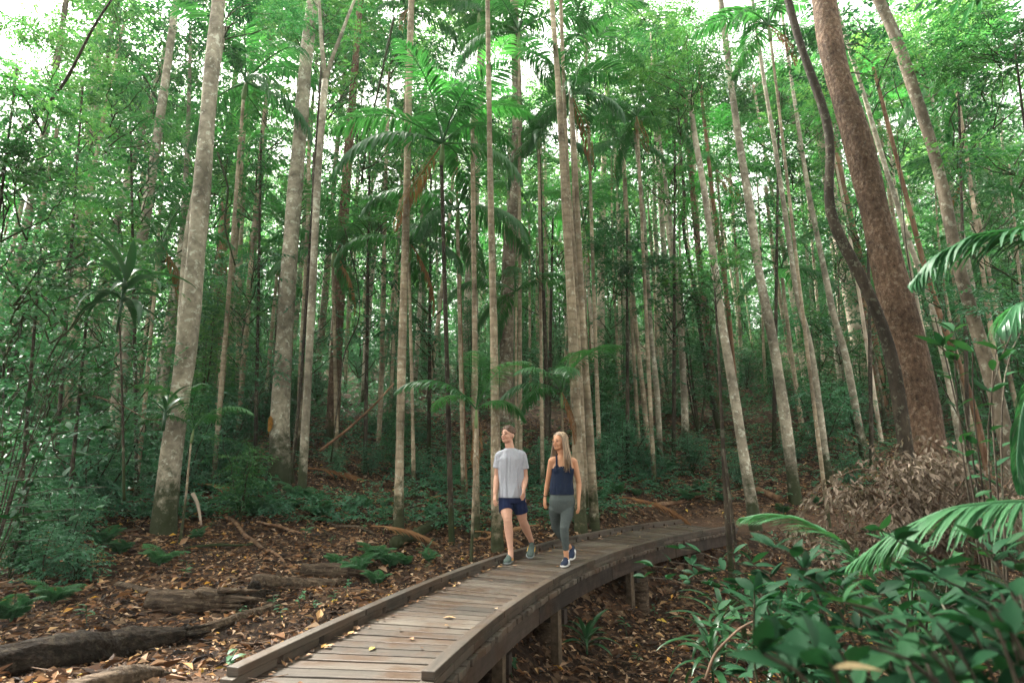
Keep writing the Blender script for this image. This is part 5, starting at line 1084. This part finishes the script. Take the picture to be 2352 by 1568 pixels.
def sphere(mb, c, rx, ry, rz, Rm=None, n=16, r=.5, fn=None):
    th = np.linspace(0, math.pi, n//2+3)[1:-1]; ph = np.arange(n)/n*2*math.pi; V = []
    for t_ in th:
        for p in ph: V.append((math.sin(t_)*math.cos(p), math.sin(t_)*math.sin(p), math.cos(t_)))
    V = np.array(V+[(0, 0, 1), (0, 0, -1)]);
    if fn is not None: V = fn(V)
    V = V*[rx, ry, rz]
    if Rm is not None: V = V@np.asarray(Rm).T
    m = len(th); i = np.arange(m-1)[:, None]*n; j = np.arange(n)[None]; q = np.stack([i+j, i+n+j, i+n+(j+1) % n, i+(j+1) % n], -1).reshape(-1, 4); jj = np.arange(n)
    t3 = np.concatenate([np.stack([jj*0+m*n, jj, (jj+1) % n], -1), np.stack([jj*0+m*n+1, (m-1)*n+(jj+1) % n, (m-1)*n+jj], -1)]); mb.add(V+np.asarray(c), q, t3, r)
def head_rot(yaw, pitch, roll=0):
    """head frame: +x its left-to-right in the picture, -y the face, z up"""
    return np.array(Matrix.Rotation(yaw, 3, 'Z') @ Matrix.Rotation(pitch, 3, 'X') @ Matrix.Rotation(roll, 3, 'Y'))
def build_head(mb, c, Rm, s=1., female=False):
    def P(x, y, z): return np.asarray(c)+Rm@(np.array([x, y, z])*s)
    def f(V):
        V = V.copy(); z = V[:, 2]; low = np.clip(-z, 0, 1); V[:, 0] *= 1-.42*low**1.4; front = V[:, 1] < 0
        V[:, 1] = np.where(front, V[:, 1]*(1-.10*low), V[:, 1]*(1-.5*low)); return V
    sphere(mb, P(0, 0, .018), .075*s, .094*s, .118*s, Rm, 28, fn=f)
    sphere(mb, P(0, -.052, -.072), .036*s, .036*s, .027*s, Rm, 14)          # chin
    for q in (-1, 1):
        sphere(mb, P(q*.036, -.048, -.018), .026*s, .034*s, .032*s, Rm, 12)    # cheek
        sphere(mb, P(q*.03, -.08, .030), .026*s, .016*s, .010*s, Rm, 12)    # brow ridge
        sphere(mb, P(q*.038, -.018, -.052), .020*s, .048*s, .032*s, Rm, 12)   # jaw
        sphere(mb, P(q*.076, .012, .0), .008*s, .018*s, .031*s, Rm, 12)     # ear
    mb.tube([P(0, -.088, .022), P(0, -.101, -.002), P(0, -.113, -.022), P(0, -.098, -.032)], [.008*s, .011*s, .014*s, .010*s], 10)  # nose
    for q in (-1, 1): sphere(mb, P(q*.011, -.098, -.027), .009*s, .010*s, .008*s, Rm, 8)
    sphere(mb, P(0, -.090, -.048), .024*s, .012*s, .010*s, Rm, 12)          # mouth mound
    limb(mb, [P(0, .02, -.06), P(0, .03, -.12)], [.050*s, .052*s])
    return P
def hand(mb, wrist, dirv, palmn, side, s=1., curl=.5):
    """dirv: along the palm; palmn: normal of the palm's inner face; side +1 puts the thumb on dirv x palmn"""
    d = unit(np.asarray(dirv, float)); n_ = unit(np.asarray(palmn, float)-d*np.dot(palmn, d)); t = np.cross(d, n_)*side; w = np.asarray(wrist, float)
    loft(mb, [(w, t, n_, .026*s, .020*s), (w+d*.03*s, t, n_, .034*s, .018*s), (w+d*.075*s, t, n_, .041*s, .016*s), (w+d*.092*s, t, n_, .036*s, .013*s)], 14)
    for k, (off, L) in enumerate(((.030, .070), (.010, .080), (-.010, .074), (-.029, .058))):
        b = w+d*.085*s+t*off*s; c1 = curl*(.6+.15*k); seg = [b-d*.02*s, b]; dd = d.copy()
        for q in (.42, .33, .25):
            ang = c1*.8; dd = unit(dd*math.cos(ang)+n_*math.sin(ang)); seg.append(seg[-1]+dd*L*q*s)
        mb.tube(seg, np.array([.0095, .0092, .0086, .0078, .0062])*s, 8)
    b = w+d*.028*s+t*.026*s; d1 = unit(d*.75+t*.6+n_*.35); p1 = b+d1*.035*s; d2 = unit(d*.95+t*.15+n_*.3); mb.tube([b-d1*.015*s, b, p1, p1+d2*.03*s, p1+d2*.052*s], np.array([.013, .013, .011, .0095, .007])*s, 8)
def shoe(root, heel, toe, up, mats, s=1., stripes=None, accent=None, side=1):
    """heel and toe: points on the sole's underside"""
    heel = np.asarray(heel, float); toe = np.asarray(toe, float); f = unit(toe-heel); L = np.linalg.norm(toe-heel); u_ = unit(np.asarray(up, float)-f*np.dot(up, f)); x = np.cross(f, u_)
    st = [(0.0, .022, .0), (.06, .034, .075), (.2, .037, .088), (.32, .038, .084), (.45, .041, .068), (.62, .046, .05), (.8, .047, .038), (.93, .036, .026), (1.0, .014, .012)]
    mb = MB(); rings = []
    for t, w, h in st:
        hh = max(h, .012); c = heel+f*t*L+u_*(.02+hh/2); rings.append((c, x, u_, w*s*.95, hh/2+.008))
    loft(mb, rings, 16); 
    sh = fuse(mb, 'shoe', .006, mats[0], root, 2)
    ms = MB(); rings = [(heel+f*t*L+u_*(.014+.006*abs(t-.5)), x, u_, w*s*1.08+.002, .014) for t, w, h in [(-.01, .02, 0)]+st[1:-1]+[(1.01, .016, 0)]]
    loft(ms, rings, 14); obj('sole', ms.mesh('sole'), mats[1], sh)
    mc = MB(); rings = [(heel+f*(.17*L)+u_*(.078+k*.012), x, f, (.036-.002*k)*s, (.047-.004*k)*s) for k in range(3)]; loft(mc, rings, 14); obj('collar', mc.mesh('collar'), mats[2], sh)
    ml = MB()
    for t in (.36, .42, .48, .54): c = heel+f*t*L+u_*(.112-.14*(t-.3)); ml.tube([c-x*.024*s-u_*.006, c+u_*.003, c+x*.024*s-u_*.006], .0035, 6)
    obj('laces', ml.mesh('laces'), mats[3], sh)
    if stripes is not None:
        for k in range(3):
            for q in (-1, 1):
                t = .36+.085*k; b = MB(); a = heel+f*(t*L)+x*q*(.043*s)+u_*.03; e = heel+f*((t-.09)*L)+x*q*(.036*s)+u_*.075; b.tube([a, (a+e)/2+x*q*.004, e], [.007, .0065, .005], 6)
                obj('stripe', b.mesh('stripe'), stripes, sh)
    if accent is not None:
        for q in (-1, 1):
            b = MB(); b.tube([heel+f*.16*L+x*q*.043*s+u_*.062, heel+f*.30*L+x*q*.043*s+u_*.034, heel+f*.45*L+x*q*.046*s+u_*.04, heel+f*.62*L+x*q*.046*s+u_*.05], [.003, .008, .006, .003], 6)
            obj('side_trim', b.mesh('side_trim'), accent, sh)
        h = MB(); loft(h, [(heel+f*t*L+u_*.028, x, u_, w*s, hh) for t, w, hh in ((-.03, .020, .018), (.03, .036, .026), (.14, .0415, .024), (.22, .040, .014))], 14); obj('heel_cup', h.mesh('heel_cup'), M['blue'], sh)
    return sh
def face_bits(root, P, Rm, s, female):
    for q in (-1, 1):
        e = MB(); sphere(e, P(q*.030, -.0855, .012), .0125*s, .008*s, .0062*s, Rm, 12); obj('eye', e.mesh('eye'), M['eye'], root)
        b = MB(); b.tube([P(q*.014, -.0985, .033), P(q*.032, -.0965, .040), P(q*.048, -.083, .034)], [.0035*s, .0042*s, .002*s], 6); obj('eyebrow', b.mesh('eyebrow'), M['brow'], root)
    m = MB(); m.tube([P(-.024, -.0925, -.0475), P(-.01, -.1025, -.051), P(.01, -.1025, -.051), P(.024, -.0925, -.0475)], [.002*s, .0048*s, .0048*s, .002*s], 8); mo = obj('mouth', m.mesh('mouth'), M['lip'], root)
    if female:
        m = MB(); m.tube([P(-.014, -.103, -.050), P(0, -.1065, -.052), P(.014, -.103, -.050)], [.001*s, .0028*s, .001*s], 6); obj('teeth', m.mesh('teeth'), M['teeth'], mo)
XA = np.array([1., 0, 0]); YA = np.array([0, 1., 0]); ZA = np.array([0, 0, 1.])
def torso(mb, secs, n=26, puff=0., rot=0.):
    rings = []
    for (c, rx, ry) in secs: cc, ss = math.cos(rot), math.sin(rot); rings.append((c, np.array([cc, ss, 0]), np.array([-ss, cc, 0]), rx+puff, ry+puff))
    loft(mb, rings, n)
def man():
    Y0 = 7.75; g = np.array([at(1190, 1280, Y0)[0], Y0, .002]); root = empty('person', g, 0, 'man in grey t-shirt and navy shorts walking on the boardwalk, looking up to the left', 'person')
    def J(u, v, dy=0): return at(u, v, Y0+dy)-g
    nk = J(1172, 1029); hd = J(1167, 1001, -.02); shL = J(1147, 1043); shR = J(1199, 1042); chest = J(1173, 1059); waist = J(1175, 1110); pel = J(1176, 1142); hipL = J(1160, 1150); hipR = J(1192, 1150)
    elL = J(1142, 1093, .04); elR = J(1206, 1098, .03); wrL = J(1137, 1134, -.07); wrR = J(1203, 1122, -.16)
    knL = J(1166, 1193, -.16); knR = J(1201, 1196, .06); anL = J(1173, 1264, -.20); anR = J(1221, 1243, .30)
    anL[2] = max(anL[2], .10); 
    b = MB(); Rm = head_rot(R(-38), R(-7))
    P = build_head(b, hd, Rm, 1.03)
    limb(b, [nk+ZA*-.02, hd+Rm@np.array([0, .02, -.06])], [.062, .055])
    torso(b, [(pel-ZA*.05, .15, .11), (pel+ZA*.05, .155, .11), (waist, .14, .10), (chest-ZA*.06, .165, .115), (chest+ZA*.03, .18, .12), (nk-ZA*.06, .10, .075), (nk, .06, .055)])
    for sh, el, wr, sd in ((shL, elL, wrL, -1), (shR, elR, wrR, 1)):
        limb(b, [(chest+sh)/2+ZA*.02, sh-ZA*.01], [.055, .046]); limb(b, [sh-ZA*.01, sh*.55+el*.45, el], [.048, .050, .041]); limb(b, [el, el*.65+wr*.35, wr], [.042, .042, .027])
        dv = unit(wr-el)*.6+np.array([0, -.25, -.75]); hand(b, wr, dv, np.array([-sd*.8, .5, 0]), sd, 1., .5)
    for hp, kn, an in ((hipL, knL, anL), (hipR, knR, anR)):
        limb(b, [hp, hp*.5+kn*.5, kn], [.095, .082, .056]); limb(b, [kn, kn*.68+an*.32+YA*.015, an*.85+kn*.15, an], [.055, .059, .037, .036])
    hL, tL = anL+np.array([.0, .06, 0]), anL+np.array([-.06, -.2, 0]); hL[2] = .0; tL[2] = .0
    limb(b, [anL, [anL[0], anL[1]-.04, .06]], [.036, .035])
    tR = J(1216, 1276, .02); tR[2] = .01; hR = J(1228, 1256, .36)+np.array([0, 0, .0]); 
    hR = anR+np.array([.01, .05, -.075]); d = unit(hR-tR); hR = tR+d*.285
    body = fuse(b, 'body', .0055, M['skin_m'], root, 4); face_bits(root, P, Rm, 1.03, False)
    body.name = 'body'
    sh_ = MB(); torso(sh_, [(pel+ZA*.0, .180, .146), (pel+ZA*.07, .178, .142), (waist, .165, .125), (chest-ZA*.06, .178, .122), (chest+ZA*.03, .184, .12), (chest+ZA*.07, .160, .110), (nk-ZA*.03, .108, .09), (nk+ZA*.0, .073, .068)])
    for sh, el, sd in ((shL, elL, -1), (shR, elR, 1)):
        limb(sh_, [nk*.8+sh*.2-ZA*.035, (nk+sh)/2-ZA*.022, sh-ZA*.015], [.045, .052, .058]); limb(sh_, [(chest+sh)/2+ZA*.035, sh-ZA*.012, sh*.6+el*.4], [.072, .062, .066])
        c = sh*.38+el*.62; dr = unit(el-sh); x_ = unit(np.cross(dr, YA)); y_ = np.cross(dr, x_); a_ = sh*.75+el*.25; loft(sh_, [(a_, x_, y_, .064, .07), (sh*.5+el*.5, x_, y_, .068, .074), (c, x_, y_, .073, .077)], 20)
    # folds gathered above the hem and under the arms
    for k in range(9): a = k/9*6.28; q = pel+ZA*.03+np.array([math.cos(a)*.158, math.sin(a)*.115, 0]); limb(sh_, [q, q+ZA*(.12+.06*random.random())+np.array([.02*random.random(), 0, 0])], [.014, .004], 8)
    fuse(sh_, 'tshirt', .0065, M['tee'], root, 5)
    so_ = MB(); torso(so_, [(pel-ZA*.07, .160, .122), (pel-ZA*.0, .162, .124), (pel+ZA*.05, .155, .118)])
    for hp, kn in ((hipL, knL), (hipR, knR)):
        dr = unit(kn-hp); e = hp+dr*.155; x_ = unit(np.cross(dr, YA)); y_ = np.cross(dr, x_); loft(so_, [(hp-dr*.03, x_, y_, .09, .105), (hp+dr*.06, x_, y_, .092, .10), (e, x_, y_, .096, .092)], 22)
    fuse(so_, 'shorts', .0065, M['navy'], root, 6)
    shoe(root, hL, tL, ZA, (M['shoe_g'], M['sole_g'], M['black'], M['sole_g']), 1.05, accent=M['yellow']); fR = unit(tR-hR)
    shoe(root, hR, tR, np.array([.0, -.6, .8]), (M['shoe_g'], M['sole_g'], M['black'], M['black']), 1.05, accent=M['yellow'])
    h = MB()
    def hf(V): V = V.copy(); V[:, 2] = np.where(V[:, 2] < 0, V[:, 2]*.55, V[:, 2]); return V
    sphere(h, P(0, .014, .050), .087, .103, .096, Rm, 24, fn=hf); 
    for k in range(70):
        x = (rng.random()-.5)*.12; y = -.080+.13*rng.random(); z = .018+.118*math.sqrt(max(0, 1-(x/.085)**2-(y/.11)**2)); h.tube([P(x, y, z-.012), P(x*1.1+.004, y-.010, z+.010+.006*rng.random())], [.009, .003], 5)
    fuse(h, 'hair', .0055, M['hair_m'], root, 1)
    return root
def woman():
    Y0 = 7.35; g = np.array([at(1297, 1300, Y0)[0], Y0, .002]); root = empty('person', g, 0, 'woman with long blonde hair in navy tank top and grey-green leggings on the boardwalk', 'person')
    def J(u, v, dy=0): return at(u, v, Y0+dy)-g
    nk = J(1291, 1044); hd = J(1286, 1017, -.02); shL = J(1268, 1056, -.02); shR = J(1318, 1058, .03); chest = J(1292, 1076); waist = J(1289, 1115); pel = J(1291, 1148); hipL = J(1275, 1158); hipR = J(1306, 1158)
    elL = J(1258, 1108, .08); elR = J(1330, 1110, .05); wrL = J(1252, 1142, .10); wrR = J(1329, 1152, -.04)
    knL = J(1276, 1210, .16); knR = J(1296, 1213, -.10); anL = J(1312, 1262, .42); anR = J(1301, 1281, -.04); anR[2] = max(anR[2], .10)
    b = MB(); Rm = head_rot(R(-48), R(-4)); P = build_head(b, hd, Rm, .97, True)
    limb(b, [nk+ZA*-.03, hd+Rm@np.array([0, .02, -.055])], [.05, .044])
    S_ = [(pel-ZA*.05, .12, .09), (pel+ZA*.03, .125, .09), (waist, .112, .085), (chest-ZA*.05, .13, .095), (chest+ZA*.01, .14, .105), (nk-ZA*.06, .115, .075), (nk-ZA*.01, .052, .048)]
    torso(b, S_)
    for sh, el, wr, sd in ((shL, elL, wrL, -1), (shR, elR, wrR, 1)):
        limb(b, [nk*.85+sh*.15-ZA*.02, (nk+sh)/2-ZA*.012, sh-ZA*.005], [.032, .034, .04]); limb(b, [(chest+sh)/2+ZA*.035, sh], [.05, .045]); limb(b, [sh, sh*.5+el*.5, el], [.045, .04, .033]); limb(b, [el, el*.65+wr*.35, wr], [.033, .032, .021])
        dv = unit(wr-el)*.5+np.array([0, -.1, -.8]); hand(b, wr, dv, np.array([-sd*.85, .4, 0]), sd, .92, .45)
    limb(b, [anL*.8+knL*.2, anL], [.034, .03]); limb(b, [anR*.8+knR*.2, anR], [.034, .03]); limb(b, [anR, [anR[0], anR[1]-.03, .06]], [.03, .03])
    for hp, kn, an in ((hipL, knL, anL), (hipR, knR, anR)): limb(b, [hp, kn, kn*.2+an*.8], [.055, .042, .03])
    fuse(b, 'body', .0052, M['skin_w'], root, 4); face_bits(root, P, Rm, .97, True)
    lg = MB(); torso(lg, [(pel-ZA*.16, .09, .07), (pel-ZA*.10, .145, .105), (pel-ZA*.05, .160, .118), (pel, .163, .124), (pel+ZA*.06, .146, .110), (pel+ZA*.12, .124, .096)])
    for hp, kn, an in ((hipL, knL, anL), (hipR, knR, anR)):
        dr = unit(an-kn); e = kn+(an-kn)*.76; limb(lg, [hp-ZA*.03, hp*.62+kn*.38, hp*.2+kn*.8, kn], [.080, .083, .061, .055])
        x_ = unit(np.cross(dr, YA)); y_ = np.cross(dr, x_); loft(lg, [(kn-dr*.03, x_, y_, .054, .055), (kn+(an-kn)*.28, x_, y_, .053, .058), (kn+(an-kn)*.55, x_, y_, .043, .045), (e, x_, y_, .037, .038)], 18)
    fuse(lg, 'leggings', .006, M['legging'], root, 16)
    tp = MB(); torso(tp, [(pel+ZA*.065, .150, .118), (pel+ZA*.12, .154, .122), (waist+ZA*.03, .142, .112), (chest-ZA*.06, .14, .108), (chest-ZA*.0, .143, .112), (chest+ZA*.035, .105, .098)])
    for q in (-1, 1): sphere(tp, chest+np.array([q*.058, -.062, -.02]), .066, .042, .07, None, 16)
    for q, sh in ((-1, shL), (1, shR)):
        m_ = nk*.42+sh*.58; limb(tp, [chest+np.array([q*.082, -.09, .03]), m_+np.array([0, -.052, -.012]), m_+np.array([0, 0, .035]), m_+np.array([0, .06, -.01]), chest+np.array([q*.06, .085, .02])], [.014, .013, .012, .013, .016], 10)
    for k in range(10): a = k/10*6.28; q = pel+ZA*.08+np.array([math.cos(a)*.14, math.sin(a)*.11, 0]); limb(tp, [q, q+ZA*(.08+.08*random.random())+np.array([.03*(random.random()-.5), 0, 0])], [.015, .004], 8)
    fuse(tp, 'tank_top', .006, M['tank'], root, 6)
    hR = anR+np.array([.02, .055, 0]); tR = anR+np.array([-.06, -.17, 0]); hR[2] = tR[2] = 0
    shoe(root, hR, tR, ZA, (M['shoe_n'], M['sole_w'], M['black'], M['shoe_n']), .95, stripes=M['white'])
    tL = J(1312, 1288, .25); tL[2] = .015; hL = anL+np.array([.03, .06, -.05]); hL = tL+unit(hL-tL)*.255
    shoe(root, hL, tL, np.array([-.2, -.75, .6]), (M['shoe_n'], M['sole_w'], M['black'], M['shoe_n']), .95, stripes=M['white'])
    w = MB(); d = unit(wrL-elL); x_ = unit(np.cross(d, YA)); y_ = np.cross(d, x_); c = wrL-d*.02; a = np.linspace(0, 6.283, 17); w.tube([c+x_*math.cos(t)*.024+y_*math.sin(t)*.024 for t in a], .005, 6, cap=False); obj('wristband', w.mesh('wristband'), M['black'], root)
    h = MB()
    def hf(V): V = V.copy(); V[:, 2] = np.where(V[:, 2] < 0, V[:, 2]*.7, V[:, 2]); return V
    sphere(h, P(0, .022, .044), .080, .094, .090, Rm, 24, fn=hf, r=.3)
    for k in range(300):
        q = -1 if k % 2 else 1; a = (rng.random()*1.0+.12); ty = -.070+.15*rng.random(); top = P(q*.010+.006*rng.normal(), ty, .142-.9*max(0, -.02-ty)-.6*max(0, ty-.04))
        ang = rng.random()*1.9-.35   # 0 = at the temple, larger = round the back
        sx = q*math.cos(ang)*.090; sy = .0+math.sin(ang)*.120
        mid = P(sx, sy, .055+.012*rng.normal()); ear = P(sx*1.08, sy+.005, -.05); L = .20+.12*rng.random()
        end = ear+np.array([q*.03*rng.random()+.02*rng.normal(), -.055 if ang < .35 else .05, -L]); mid2 = ear*.5+end*.5+np.array([q*.014, .0+.01*rng.normal(), 0])
        q2 = top*.45+mid*.55+Rm@np.array([q*.012, 0, .032]); Q = smooth_path([top, q2, mid, ear, mid2, end], 16)[:]; Q = Q[[0,1,2,3,4,5,6,7,8,9,10,11,12,15]]; h.tube(Q, np.r_[.006, np.full(9, .0085), .007, .006, .004, .0015], 5, r=float(np.clip(.35+.35*rng.normal(), 0, 1)))
    obj('hair', h.mesh('hair'), M['hair_w'], root)
    return root
man(); woman()
# ------------------------------------------------------------ the moist air of the forest
def build_haze(dens=.00045):
    me = make_mesh('haze', [[x, y, z] for x in (-115, 115) for y in (-13, 118) for z in (-4, 62)], [[0, 1, 3, 2], [4, 6, 7, 5], [0, 4, 5, 1], [2, 3, 7, 6], [0, 2, 6, 4], [1, 5, 7, 3]], None, None, False)
    m, t, b, out = new_mat('haze'); t.nodes.remove(b); v = t.nodes.new('ShaderNodeVolumePrincipled'); v.inputs['Color'].default_value = (.93, .97, .95, 1)
    v.inputs['Density'].default_value = dens; v.inputs['Anisotropy'].default_value = .3; t.links.new(v.outputs[0], out.inputs['Volume'])
    tag(obj('haze', me, m), kind='stuff')
build_haze()
